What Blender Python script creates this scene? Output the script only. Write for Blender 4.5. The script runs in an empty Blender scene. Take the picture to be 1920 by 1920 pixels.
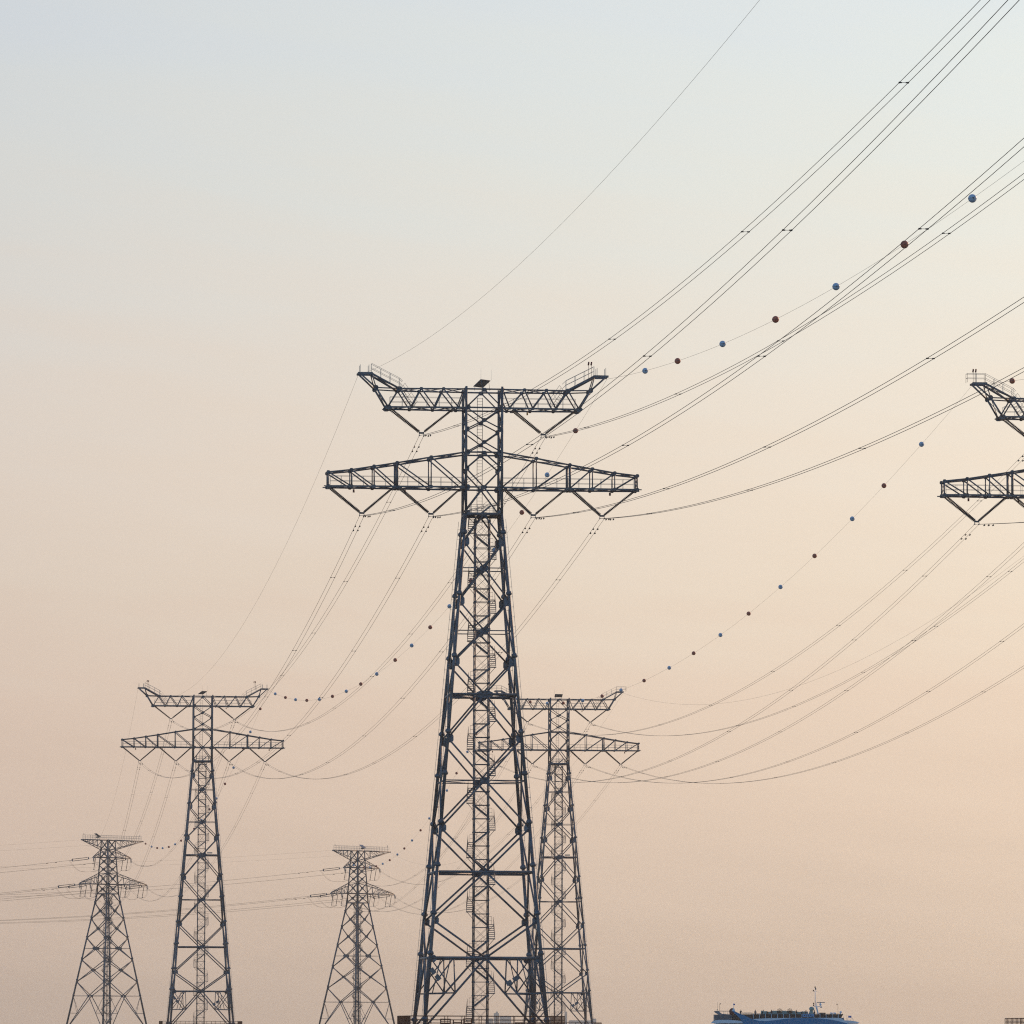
import bpy, bmesh, math, random
from mathutils import Vector, Matrix
R = math.radians
random.seed(7)
SC = bpy.context.scene
COL = SC.collection

# ------------------------------------------------------------------ camera
FOC = 11294.0            # focal length in photo pixels (1920 wide)
CAMZ = 8.0
TILT = math.atan((1929.0 - 960.0) / FOC)
ROLL = 0.0035
fw = Vector((0, math.cos(TILT), math.sin(TILT)))
u0 = Vector((0, -math.sin(TILT), math.cos(TILT)))
r0 = Vector((1, 0, 0))
rt = r0 * math.cos(ROLL) + u0 * math.sin(ROLL)
up = u0 * math.cos(ROLL) - r0 * math.sin(ROLL)
cd = bpy.data.cameras.new('camera')
cam = bpy.data.objects.new('camera', cd)
COL.objects.link(cam)
cam.matrix_world = Matrix(((rt.x, up.x, -fw.x, 0), (rt.y, up.y, -fw.y, 0), (rt.z, up.z, -fw.z, CAMZ), (0, 0, 0, 1)))
cd.sensor_fit = 'HORIZONTAL'
cd.sensor_width = 36.0
cd.lens = 36.0 * FOC / 1920.0
cd.clip_start = 0.5
cd.clip_end = 90000.0
SC.camera = cam

# ------------------------------------------------------------------ sky
SUN_EL, SUN_AZ = R(18.0), R(42.0)          # low, ahead and to the right
world = bpy.data.worlds.new("World")
SC.world = world
world.use_nodes = True
nt = world.node_tree
for n in list(nt.nodes): nt.nodes.remove(n)
N = nt.nodes.new; L = nt.links.new
def math_node(op, a, b=None, c=None, clamp=False):
    n = N('ShaderNodeMath'); n.operation = op; n.use_clamp = clamp
    for i, v in enumerate((a, b, c)):
        if v is None: continue
        if isinstance(v, (int, float)): n.inputs[i].default_value = v
        else: L(v, n.inputs[i])
    return n.outputs[0]
def map_range(v, a, b, c, d, smooth=False):
    n = N('ShaderNodeMapRange'); n.clamp = True
    if smooth: n.interpolation_type = 'SMOOTHSTEP'
    L(v, n.inputs[0])
    for i, x in zip((1, 2, 3, 4), (a, b, c, d)): n.inputs[i].default_value = x
    return n.outputs[0]
def lin(c):
    return [((x / 255) / 12.92 if x / 255 <= .04045 else ((x / 255 + .055) / 1.055) ** 2.4) for x in c] + [1.0]
tc = N('ShaderNodeTexCoord')
sep = N('ShaderNodeSeparateXYZ'); L(tc.outputs['Generated'], sep.inputs[0])
elev = math_node('MULTIPLY', math_node('ARCSINE', sep.outputs[2]), 57.29578)
azim = math_node('MULTIPLY', math_node('ARCTAN2', sep.outputs[0], sep.outputs[1]), 57.29578)
# thin streaks of high haze
comb = N('ShaderNodeCombineXYZ')
L(math_node('MULTIPLY', azim, 0.16), comb.inputs[0]); L(math_node('MULTIPLY', math_node('ADD', elev, math_node('MULTIPLY', azim, 0.12)), 1.3), comb.inputs[1])
noi = N('ShaderNodeTexNoise'); L(comb.outputs[0], noi.inputs['Vector'])
noi.inputs['Scale'].default_value = 1.6; noi.inputs['Detail'].default_value = 3.0; noi.inputs['Roughness'].default_value = 0.5
streak = map_range(noi.outputs['Fac'], 0.3, 0.7, -1.0, 1.0)
e2 = math_node('ADD', elev, math_node('MULTIPLY', streak, 0.32))
ramp = N('ShaderNodeValToRGB')
L(map_range(e2, -0.5, 12.5, 0, 1), ramp.inputs[0])
stops = [(-0.5, (199, 178, 160)), (0.1, (207, 185, 166)), (1.15, (218, 196, 177)), (2.15, (226, 203, 183)), (3.15, (231, 209, 189)),
         (4.15, (234, 217, 198)), (5.1, (236, 221, 204)), (6.1, (235, 224, 210)), (7.1, (232, 227, 217)), (8.1, (228, 229, 223)),
         (9.1, (224, 229, 228)), (9.7, (222, 228, 230)), (12.5, (208, 222, 232))]
cr = ramp.color_ramp
while len(cr.elements) > 1: cr.elements.remove(cr.elements[-1])
for i, (e, c) in enumerate(stops):
    p = (e + 0.5) / 13.0
    el = cr.elements[0] if i == 0 else cr.elements.new(p)
    el.position = p; el.color = lin(c)
side = map_range(azim, -5.2, 5.2, 0.87, 1.08)
glow = N('ShaderNodeMixRGB'); glow.blend_type = 'MULTIPLY'; glow.inputs[0].default_value = 1.0
tint = N('ShaderNodeCombineXYZ')
L(side, tint.inputs[0]); L(side, tint.inputs[1])
L(math_node('ADD', math_node('MULTIPLY', side, 0.74), 0.25), tint.inputs[2])
L(ramp.outputs[0], glow.inputs[1]); L(tint.outputs[0], glow.inputs[2])
sky = N('ShaderNodeTexSky'); sky.sky_type = 'NISHITA'; sky.sun_disc = False
sky.sun_elevation = SUN_EL; sky.sun_rotation = SUN_AZ
sky.altitude = 0; sky.air_density = 1.0; sky.dust_density = 0.5; sky.ozone_density = 4.5
SKY_STRENGTH = 0.15
skys = N('ShaderNodeMixRGB'); skys.blend_type = 'MULTIPLY'; skys.inputs[0].default_value = 1.0
L(sky.outputs[0], skys.inputs[1]); skys.inputs[2].default_value = (SKY_STRENGTH,) * 3 + (1,)
# the hazy evening glow fills the part of the sky towards the sun; the clear dusk sky lies behind and above
front = math_node('MULTIPLY', map_range(math_node('ABSOLUTE', math_node('SUBTRACT', azim, 25.0)), 45, 105, 1, 0, True), map_range(elev, 10.5, 30, 1, 0, True))
mix = N('ShaderNodeMixRGB'); L(front, mix.inputs[0]); L(skys.outputs[0], mix.inputs[1]); L(glow.outputs[0], mix.inputs[2])
bg = N('ShaderNodeBackground'); bg.inputs[1].default_value = 1.0
L(mix.outputs[0], bg.inputs[0])
wo = N('ShaderNodeOutputWorld'); L(bg.outputs[0], wo.inputs[0])

sd = bpy.data.lights.new('sun', 'SUN'); sd.energy = 2.2; sd.angle = R(3.0); sd.color = (1.0, 0.62, 0.36)
sun = bpy.data.objects.new('sun', sd); COL.objects.link(sun)
sdir = Vector((math.sin(SUN_AZ) * math.cos(SUN_EL), math.cos(SUN_AZ) * math.cos(SUN_EL), math.sin(SUN_EL)))
sun.rotation_euler = (-sdir).to_track_quat('-Z', 'Y').to_euler()
sun.location = (0, -50, 200)

SC.view_settings.view_transform = 'Standard'
SC.view_settings.look = 'None'
SC.view_settings.exposure = 0.0
SC.view_settings.gamma = 1.0
SC.render.engine = 'CYCLES'
SC.cycles.max_bounces = 6
SC.cycles.diffuse_bounces = 2
SC.cycles.volume_bounces = 1
SC.cycles.use_denoising = False
SC.cycles.filter_width = 1.15
SC.cycles.sample_clamp_direct = 4.0
SC.cycles.sample_clamp_indirect = 2.0

# ------------------------------------------------------------------ materials
def mat(name, color, rough=.6, metal=0.0, noise=0.0, scale=2.0, color2=None, bump=0.0, spec=0.4, stain=None):
    m = bpy.data.materials.new(name); m.use_nodes = True
    t = m.node_tree; b = t.nodes['Principled BSDF']
    b.inputs['Roughness'].default_value = rough; b.inputs['Metallic'].default_value = metal
    if 'Specular IOR Level' in b.inputs: b.inputs['Specular IOR Level'].default_value = spec
    c1 = tuple(color) + (1,)
    c2 = tuple(color2) + (1,) if color2 else tuple(min(1, x * (1 + noise)) for x in color) + (1,)
    co = t.nodes.new('ShaderNodeTexCoord')
    nz = t.nodes.new('ShaderNodeTexNoise'); nz.inputs['Scale'].default_value = scale; nz.inputs['Detail'].default_value = 5
    t.links.new(co.outputs['Object'], nz.inputs['Vector'])
    rp = t.nodes.new('ShaderNodeValToRGB')
    rp.color_ramp.elements[0].position = .35; rp.color_ramp.elements[1].position = .7
    rp.color_ramp.elements[0].color = c1; rp.color_ramp.elements[1].color = c2
    t.links.new(nz.outputs['Fac'], rp.inputs[0]); out = rp.outputs[0]
    if stain:      # rust and dirt patches with an outline of their own
        n2 = t.nodes.new('ShaderNodeTexNoise'); n2.inputs['Scale'].default_value = scale * 2.3; n2.inputs['Detail'].default_value = 7; n2.inputs['Roughness'].default_value = .65
        t.links.new(co.outputs['Object'], n2.inputs['Vector'])
        mr = t.nodes.new('ShaderNodeMapRange'); mr.inputs[1].default_value = .5; mr.inputs[2].default_value = .68; mr.inputs[4].default_value = .85
        t.links.new(n2.outputs['Fac'], mr.inputs[0])
        mx = t.nodes.new('ShaderNodeMixRGB'); t.links.new(mr.outputs[0], mx.inputs[0]); t.links.new(out, mx.inputs[1]); mx.inputs[2].default_value = tuple(stain) + (1,)
        out = mx.outputs[0]
    t.links.new(out, b.inputs['Base Color'])
    if bump:
        bp = t.nodes.new('ShaderNodeBump'); bp.inputs['Strength'].default_value = bump
        t.links.new(nz.outputs['Fac'], bp.inputs['Height']); t.links.new(bp.outputs[0], b.inputs['Normal'])
    return m
M = {}
M['steel'] = mat('weathered_grey_steel', (.115, .125, .135), .5, .2, scale=.45, color2=(.22, .225, .23), stain=(.15, .10, .07))
M['pale_steel'] = mat('thin_galvanised_steel', (.34, .32, .28), .5, .3, noise=.25)
M['plate'] = mat('gusset_steel', (.11, .13, .15), .5, .2, scale=.8, color2=(.21, .22, .23), stain=(.13, .095, .07))
M['wire'] = mat('stranded_aluminium', (.07, .05, .033), .6, .1, noise=.2)
M['insul'] = mat('dark_porcelain', (.035, .03, .028), .3, 0, noise=.3)
M['rail'] = mat('rust_brown_steel', (.19, .062, .026), .8, 0, scale=3, color2=(.26, .095, .04))
M['concrete'] = mat('pier_concrete', (.26, .235, .21), .85, 0, noise=.25, scale=.5, bump=.2)
M['ball_white'] = mat('white_ball_shell', (.52, .62, .72), .45, 0, noise=.1, scale=3)
M['ball_red'] = mat('dull_red_ball_shell', (.62, .15, .08), .5, 0, noise=.25, scale=3)
M['panel'] = mat('solar_cells', (.19, .185, .18), .35, 0, noise=.3, scale=4)
M['lamp'] = mat('red_lamp_glass', (.16, .02, .02), .3, 0, noise=.2)
M['lamp_amber'] = mat('amber_lamp_glass', (.75, .34, .06), .3, 0, noise=.2)
M['water'] = mat('river_water', (.05, .06, .06), .12, 0, noise=.2, scale=.02, bump=.05)
M['city'] = mat('far_concrete', (.60, .51, .43), .8, 0, noise=.12, scale=.02)
M['city_window'] = mat('far_window_bands', (.40, .35, .31), .6, 0, noise=.2, scale=.02)
M['shore'] = mat('far_shore_earth', (.22, .22, .2), .9, 0, noise=.3, scale=.01)

# ------------------------------------------------------------------ mesh helpers
class MB:
    def __init__(s): s.v = []; s.f = []; s.sm = []; s.marks = []
    def mark(s, k): s.marks.append((len(s.f), k))
    def tube(s, p, q, r, r1=None, n=6):
        p = Vector(p); q = Vector(q); d = q - p
        if d.length < 1e-6: return
        if r1 is None: r1 = r
        d.normalize()
        a = d.orthogonal().normalized() if abs(d.z) > .99 else d.cross(Vector((0, 0, 1))).normalized()
        b = d.cross(a)
        i = len(s.v)
        for c, rr in ((p, r), (q, r1)):
            for k in range(n):
                t = 2 * math.pi * k / n
                s.v.append(c + a * math.cos(t) * rr + b * math.sin(t) * rr)
        for k in range(n):
            s.f.append((i + k, i + (k + 1) % n, i + n + (k + 1) % n, i + n + k)); s.sm.append(n > 4)
        s.f.append(tuple(i + k for k in reversed(range(n)))); s.f.append(tuple(i + n + k for k in range(n))); s.sm += [False, False]
    def path(s, pts, r, n=4):
        pts = [Vector(p) for p in pts]; i0 = len(s.v); m = len(pts)
        for j, p in enumerate(pts):
            d = (pts[min(j + 1, m - 1)] - pts[max(j - 1, 0)]).normalized()
            a = d.orthogonal().normalized() if abs(d.z) > .99 else d.cross(Vector((0, 0, 1))).normalized()
            b = d.cross(a)
            for k in range(n):
                t = 2 * math.pi * k / n
                s.v.append(p + a * math.cos(t) * r + b * math.sin(t) * r)
        for j in range(m - 1):
            o = i0 + j * n
            for k in range(n):
                s.f.append((o + k, o + (k + 1) % n, o + n + (k + 1) % n, o + n + k)); s.sm.append(True)
        s.f.append(tuple(i0 + k for k in reversed(range(n)))); s.f.append(tuple(i0 + (m - 1) * n + k for k in range(n))); s.sm += [False, False]
    def lathe(s, p, q, prof, n=8):
        # prof: (distance along p->q, radius)
        p = Vector(p); q = Vector(q); d = (q - p).normalized()
        a = d.orthogonal().normalized(); b = d.cross(a); i0 = len(s.v)
        for t, r in prof:
            for k in range(n):
                w = 2 * math.pi * k / n
                s.v.append(p + d * t + a * math.cos(w) * r + b * math.sin(w) * r)
        for j in range(len(prof) - 1):
            o = i0 + j * n
            for k in range(n):
                s.f.append((o + k, o + (k + 1) % n, o + n + (k + 1) % n, o + n + k)); s.sm.append(True)
        s.f.append(tuple(i0 + k for k in reversed(range(n)))); s.f.append(tuple(i0 + (len(prof) - 1) * n + k for k in range(n))); s.sm += [False, False]
    def box(s, c, size, ax=None):
        c = Vector(c); X, Y, Z = ax or (Vector((1, 0, 0)), Vector((0, 1, 0)), Vector((0, 0, 1)))
        i = len(s.v); hx, hy, hz = (k / 2 for k in size)
        for sx, sy, sz in ((-1, -1, -1), (1, -1, -1), (1, 1, -1), (-1, 1, -1), (-1, -1, 1), (1, -1, 1), (1, 1, 1), (-1, 1, 1)):
            s.v.append(c + X * sx * hx + Y * sy * hy + Z * sz * hz)
        for f in ((0, 3, 2, 1), (4, 5, 6, 7), (0, 1, 5, 4), (1, 2, 6, 5), (2, 3, 7, 6), (3, 0, 4, 7)):
            s.f.append(tuple(i + k for k in f)); s.sm.append(False)
    def bar(s, p, q, w, h):
        p = Vector(p); q = Vector(q); d = (q - p); l = d.length; d.normalize()
        Y = Vector((0, 0, 1)).cross(d)
        Y = Vector((0, 1, 0)) if Y.length < 1e-4 else Y.normalized()
        s.box((p + q) / 2, (l, w, h), (d, Y, d.cross(Y)))
    def plate(s, c, outline, X, Y, th):
        c = Vector(c); X = Vector(X).normalized(); Y = Vector(Y).normalized(); Z = X.cross(Y)
        i = len(s.v); n = len(outline)
        for sg in (-.5, .5):
            for x, y in outline: s.v.append(c + X * x + Y * y + Z * th * sg)
        s.f.append(tuple(i + k for k in reversed(range(n)))); s.f.append(tuple(i + n + k for k in range(n))); s.sm += [False, False]
        for k in range(n):
            s.f.append((i + k, i + (k + 1) % n, i + n + (k + 1) % n, i + n + k)); s.sm.append(False)
    def sphere(s, c, r, n=16, m=10, zs=1.0):
        c = Vector(c)
        prof = [(r * zs - math.cos(math.pi * j / m) * r * zs, max(.001, r * math.sin(math.pi * j / m))) for j in range(m + 1)]
        s.lathe(c - Vector((0, 0, r * zs)), c + Vector((0, 0, 1)), prof, n)
    def mesh(s, name, m):
        me = bpy.data.meshes.new(name)
        me.from_pydata([tuple(v) for v in s.v], [], s.f)
        me.polygons.foreach_set('use_smooth', s.sm)
        for k in ([m] if isinstance(m, str) else m): me.materials.append(M[k])
        for a, k in s.marks:
            for pl in me.polygons[a:]: pl.material_index = k
        me.update()
        return me
    def build(s, name, m, parent=None):
        return obj(name, s.mesh(name, m), parent)
def obj(name, me, parent=None, loc=None, rz=None):
    o = bpy.data.objects.new(name, me); COL.objects.link(o)
    if parent is not None: o.parent = parent
    if loc is not None: o.location = loc
    if rz is not None: o.rotation_euler = (0, 0, rz)
    return o
def tag(o, label=None, cat=None, group=None, kind=None):
    if label: o['label'] = label
    if cat: o['category'] = cat
    if group: o['group'] = group
    if kind: o['kind'] = kind
    return o
def thing(name, label, cat, loc=(0, 0, 0), rz=0.0, group=None):
    return tag(obj(name, None, None, loc, rz), label, cat, group)
def kids(o): return [c for c in COL.objects if c.parent == o]
def copy_tree(o, parent=None, tree=None):
    if tree is None:
        tree = {}
        for c in COL.objects:
            if c.parent: tree.setdefault(c.parent.name, []).append(c)
    c = o.copy(); COL.objects.link(c); c.parent = parent
    for ch in tree.get(o.name, []): copy_tree(ch, c, tree)
    return c

# ------------------------------------------------------------------ setting: water, haze, far shore
m = MB()
m.box((0, 9000, -.25), (36000, 26000, .5))
tag(m.build('water', 'water'), kind='structure')
hz = MB(); hz.box((0, 9000, 66), (37000, 27000, 134))
me = bpy.data.meshes.new('haze'); me.from_pydata([tuple(v) for v in hz.v], [], hz.f)
hm = bpy.data.materials.new('evening_haze'); hm.use_nodes = True
ht = hm.node_tree
for n in list(ht.nodes): ht.nodes.remove(n)
pv = ht.nodes.new('ShaderNodeVolumePrincipled'); ho = ht.nodes.new('ShaderNodeOutputMaterial')
pv.inputs['Color'].default_value = (.97, .91, .78, 1); pv.inputs['Density'].default_value = 3.4e-5; pv.inputs['Anisotropy'].default_value = 0.6
ht.links.new(pv.outputs[0], ho.inputs['Volume'])
me.materials.append(hm)
tag(obj('haze', me), kind='stuff')
# ------------------------------------------------------------------ suspension tower (metres; x along the arms, y away from the camera, z above the water)
S = .0852
ZB = 8.0                                        # foundation level on the pier deck
ZL = dict(top=109.82, beam=106.85, arm_top=99.69, arm=94.1, collar=89.75)
LEGZ = [(7.65, 9.74), (89.75, 2.88), (110.2, 2.86)]
def hw(z):
    if z >= 89.75: return 2.88
    return 2.88 + (89.75 - z) * .0838
CORN = [(-1, -1), (1, -1), (1, 1), (-1, 1)]
def corner(i, z):
    w = hw(z); return Vector((CORN[i % 4][0] * w, CORN[i % 4][1] * w, z))
def facemid(j, z): return (corner(j, z) + corner(j + 1, z)) / 2
def zigzag(mb, j, seq, rad):
    for (k0, z0), (k1, z1) in zip(seq, seq[1:]):
        r = rad((z0 + z1) / 2)
        for c in (j, j + 1):
            a = facemid(j, z0) if k0 == 'm' else corner(c, z0)
            b = facemid(j, z1) if k1 == 'm' else corner(c, z1)
            mb.tube(a, b, r)
OCT = [(-.5, -1), (.5, -1), (1, -.5), (1, .5), (.5, 1), (-.5, 1), (-1, .5), (-1, -.5)]
def gusset(mb, j, c, z, w, h, th=.09):
    X = (corner(j + 1, z) - corner(j, z)).normalized()
    Y = (facemid(j, z + 1) - facemid(j, z)).normalized()
    mb.plate(c, [(x * w, y * h) for x, y in OCT], X, Y, th)

def shaft_ladder(root, zt, zb, x0=-.43, y0=0.0):
    m = MB()
    for s in (-1, 1): m.tube((x0 + s * .42, y0, zb), (x0 + s * .42, y0, zt), .055, n=4)
    z = zb
    while z < zt: m.tube((x0 - .42, y0, z), (x0 + .42, y0, z), .022, n=4); z += .5
    m.build('ladder', 'steel', root)

def railing(mb, pts, h, step, r=.025, rails=(1.0, .5), post=.03):
    for p, q in zip(pts, pts[1:]):
        p = Vector(p); q = Vector(q); n = max(1, round((q - p).length / step))
        for k in rails: mb.tube(p + Vector((0, 0, h * k)), q + Vector((0, 0, h * k)), r, n=4)
        for i in range(n + 1):
            c = p.lerp(q, i / n); mb.tube(c, c + Vector((0, 0, h)), post, n=4)

def stair_flight_mesh():
    """half a turn of the stair: a flight along the right side, then a stringer flight across the back; z = 0 at its foot."""
    m = MB(); x0, x1 = 1.24, 2.18
    H1, H2 = 2.25, 1.85
    for i in range(8):
        t = i / 7; m.box(((x0 + x1) / 2, -1.15 + 2.3 * t, H1 * t), (x1 - x0, .27, .1))
    for x in (x0, x1): m.bar((x, -1.2, -.05), (x, 1.25, H1 - .02), .05, .16)
    for hh in (.6, 1.15): m.tube((x1, -1.2, hh), (x1, 1.25, H1 + hh), .025, n=4)
    for t in (0, .5, 1): m.tube((x1, -1.2 + 2.4 * t, H1 * t), (x1, -1.2 + 2.4 * t, H1 * t + 1.2), .025, n=4)
    # landing at the head with its guard
    m.box(((x0 + x1) / 2, 1.8, H1), (x1 - x0, .9, .06))
    for hh in (.65, 1.3): m.tube((x0 - .1, 2.22, H1 + hh), (x1 - .2, 2.22, H1 + hh), .025, n=4)
    for x in (x0 + .1, x1 - .2): m.tube((x, 2.22, H1), (x, 2.22, H1 + 1.3), .025, n=4)
    # bracket under the foot
    m.tube((x1 - .05, -1.1, 0), (x0 - .1, -1.1, -1.15), .04, n=4)
    m.tube((x1 - .05, 1.1, H1 - .1), (x0 - .1, 1.1, H1 - 1.25), .035, n=4)
    # flight across the back face, rising from right to left
    for y in (1.36, 2.1): m.bar((1.15, y, H1 + .02), (-1.15, y, H1 + H2), .08, .26)
    for i in range(7):
        t = (i + .5) / 7; m.box((1.1 - 2.2 * t, 1.73, H1 + H2 * t + .04), (.25, .68, .05))
    for hh in (.6, 1.15): m.tube((1.15, 2.12, H1 + hh), (-1.15, 2.12, H1 + H2 + hh), .022, n=4)
    for t in (.1, .5, .9): m.tube((1.15 - 2.3 * t, 2.12, H1 + H2 * t), (1.15 - 2.3 * t, 2.12, H1 + H2 * t + 1.15), .022, n=4)
    # turn landing on the far corner
    m.box((-1.7, 1.7, H1 + H2 + .12), (.95, .8, .06))
    return m.mesh('stair_flight', 'steel')
FLIGHT = stair_flight_mesh()
def stair_shaft(root, zb, zt, first, name='stair_shaft', pitch=4.32, w=1.13):
    m = MB()
    for sx, sy in CORN: m.tube((sx * w, sy * w, zb), (sx * w, sy * w, zt), .1, n=6)
    nb = int((zt - zb) / 2.16)
    for i in range(nb + 1):
        z = zb + i * 2.16
        P = [Vector((sx * w, sy * w, z)) for sx, sy in CORN]
        for k in range(4):
            m.tube(P[k], P[(k + 1) % 4], .055, n=4)
            m.box(P[k], (.3, .3, .26))
            if i < nb:
                dz = Vector((0, 0, 2.16))
                m.tube(P[k], P[(k + 1) % 4] + dz, .02, n=3); m.tube(P[(k + 1) % 4], P[k] + dz, .02, n=3)
    sh = m.build(name, 'steel', root)
    z = first; k = 0
    while z + 4.3 < zt + 2.5:
        obj('stair_flight', FLIGHT, sh, (0, 0, z), math.pi if k % 2 == 0 else 0)
        z += pitch; k += 1
    return sh

NODE_Z = dict(leg=[85.39, 75.81, 66.13, 53.86, 39.63, 25.01], cross=[81.11, 71.07, 60.89, 47.19, 32.68, 19.13])
FLZ = [86.93, 77.09, 67.11, 55.01, 48.38, 40.65, 33.86, 26.24, 19.89, 9.42]
ARM_TOP = [(2.88, 99.69), (8.43, 98.83), (13.85, 97.89), (17.52, 97.3), (21.13, 96.72), (24.8, 96.33)]
def arm_d(x): return 2.8 + (1.55 - 2.8) * (x - 2.88) / 21.9
BEAM_BOT = [3.0, 4.1, 7.85, 11.6, 15.35]
BEAM_TOP = [3.0, 6.5, 10.05, 13.55]
def beam_d(x): return 2.7 + (1.95 - 2.7) * (x - 3) / 12.4

def crossarm_mesh(sg):
    """lower arm: a box truss that narrows to its tip."""
    m = MB(); zb = ZL['arm']
    for sy in (-1, 1):
        B = [Vector((sg * x, sy * arm_d(x), zb)) for x, _ in ARM_TOP]
        T = [Vector((sg * x, sy * arm_d(x), z)) for x, z in ARM_TOP]
        m.bar(B[0], B[-1], .24, .26); m.bar(B[-1], B[-1] + Vector((sg * .7, 0, 0)), .2, .16)
        for k in range(5):
            m.tube(T[k], T[k + 1], .14)
            m.tube(T[k + 1], B[k + 1], .1 if k != 1 else .2)
            m.tube(T[k + 1], B[k], .12)
            for P in (T[k + 1], B[k + 1]):
                m.plate(P, [(x * .3, y * .28) for x, y in OCT], (1, 0, 0), (0, 0, 1), .08)
    for k in range(6):
        x, z = ARM_TOP[k]; d = arm_d(x)
        m.tube((sg * x, -d, zb), (sg * x, d, zb), .1); m.tube((sg * x, -d, z), (sg * x, d, z), .09)
        if k < 5:
            x2, z2 = ARM_TOP[k + 1]; d2 = arm_d(x2)
            m.tube((sg * x, -d, zb), (sg * x2, d2, zb), .07, n=4); m.tube((sg * x, d, zb), (sg * x2, -d2, zb), .07, n=4)
            m.tube((sg * x, -d, z), (sg * x2, d2, z2), .06, n=4); m.tube((sg * x, d, z), (sg * x2, -d2, z2), .06, n=4)
    x, z = ARM_TOP[-1]; d = arm_d(x)
    m.tube((sg * x, -d, zb), (sg * x, d, z), .07, n=4); m.tube((sg * x, d, zb), (sg * x, -d, z), .07, n=4)
    for hx in (24.55, 14.35, 13.3, 3.5):                      # hangers for the insulator strings
        m.box((sg * hx, 0, zb - .2), (.5, 2 * arm_d(hx), .16)); 
    # walkway grating
    m.box((sg * 13.6, 0, zb + .16), (21.6, 1.0, .05))
    return m
def beam_mesh(sg):
    """upper arm: level warren truss that ends in the raised horn."""
    m = MB(); zb, zt = ZL['beam'], ZL['top']
    tip_in, tip_out = Vector((17.9, 0, 112.35)), Vector((20.1, 0, 112.35))
    knee = Vector((17.25, 0, 109.85))
    for sy in (-1, 1):
        def P(x, z, d=None): return Vector((sg * x, sy * (beam_d(x) if d is None else d), z))
        m.bar(P(2.88, zb), P(15.35, zb), .22, .24); m.bar(P(15.35, zb), P(16.0, zb - .02, 1.95), .18, .14)
        m.tube(P(2.88, zt), P(13.55, zt), .13)
        zz = [(15.35, zb), (13.55, zt), (11.6, zb), (10.05, zt), (7.85, zb), (6.5, zt), (4.1, zb), (2.95, zt)]
        for a, b in zip(zz, zz[1:]): m.tube(P(*a), P(*b), .12)
        for a in zz: m.plate(P(*a), [(x * .28, y * .26) for x, y in OCT], (1, 0, 0), (0, 0, 1), .08)
        # horn
        kn = P(17.25, 109.95, 1.65); ti = P(17.9, 112.2, 1.3); to = P(19.75, 112.2, 1.2)
        m.tube(P(15.35, zb), kn, .16); m.tube(kn, to, .15)
        m.tube(P(13.55, zt), ti, .18); m.tube(kn, P(13.55, zt), .11); m.tube(kn, ti, .09)
        m.bar(P(17.75, 112.3, 1.3), P(20.15, 112.3, 1.2), .22, .34)
        m.plate(kn, [(x * .36, y * .4) for x, y in OCT], (1, 0, 0), (0, 0, 1), .09)
        m.plate(P(15.35, zb), [(x * .5, y * .36) for x, y in OCT], (1, 0, 0), (0, 0, 1), .1)
        m.plate(P(13.55, zt), [(x * .42, y * .34) for x, y in OCT], (1, 0, 0), (0, 0, 1), .1)
    for x, z, d in ((15.35, zb, 1.95), (11.6, zb, None), (7.85, zb, None), (4.1, zb, None), (13.55, zt, None), (10.05, zt, None), (6.5, zt, None), (17.25, 109.95, 1.65), (17.9, 112.2, 1.3), (20.1, 112.3, 1.2)):
        d = beam_d(x) if d is None else d; m.tube((sg * x, -d, z), (sg * x, d, z), .1)
    for xs, z in ((BEAM_BOT, zb), (BEAM_TOP, zt)):
        for a, b in zip(xs, xs[1:]):
            m.tube((sg * a, -beam_d(a), z), (sg * b, beam_d(b), z), .06, n=4); m.tube((sg * a, beam_d(a), z), (sg * b, -beam_d(b), z), .06, n=4)
    for a, b in (((13.55, zt, 2.06), (17.9, 112.2, 1.3)), ((15.35, zb, 1.95), (17.25, 109.95, 1.65))):
        for s in (-1, 1): m.tube((sg * a[0], s * a[2], a[1]), (sg * b[0], -s * b[2], b[1]), .06, n=4)
    # horn walkway
    m.bar((sg * 13.6, 0, zt + .35), (sg * 17.9, 0, 112.5), 1.1, .06); m.box((sg * 9, 0, zb + .16), (12, 1.0, .05))
    for hx in (14.9, 4.9): m.box((sg * hx, 0, zb - .2), (.5, 2 * beam_d(hx), .16))
    # climbing pegs on the outer brace
    for i in range(9):
        c = Vector((sg * 13.55, -beam_d(13.5), zt)).lerp(Vector((sg * 11.6, -beam_d(11.6), zb)), .1 + i * .09); m.tube(c, c + Vector((-sg * .3, 0, .12)), .03, n=4)
    return m
def sloped_ladder_mesh():
    m = MB()
    for x in (7.9, 8.9): pass
    P = lambda t, o: Vector((11.0 + 2.0 * t + o * .75, 0.55, 107.3 + 2.9 * t - o * .5))
    for o in (0, 1): m.tube(P(0, o), P(1, o), .035, n=4)
    for i in range(9): m.tube(P(i / 8, 0), P(i / 8, 1), .03, n=4)
    for hh in (.5, 1): m.tube(P(0, 0) + Vector((-.55 * hh, 0, .75 * hh)), P(1, 0) + Vector((-.55 * hh, 0, .75 * hh)), .025, n=4)
    for t in (0, .5, 1): m.tube(P(t, 0), P(t, 0) + Vector((-.55, 0, .75)), .025, n=4)
    return m

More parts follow.
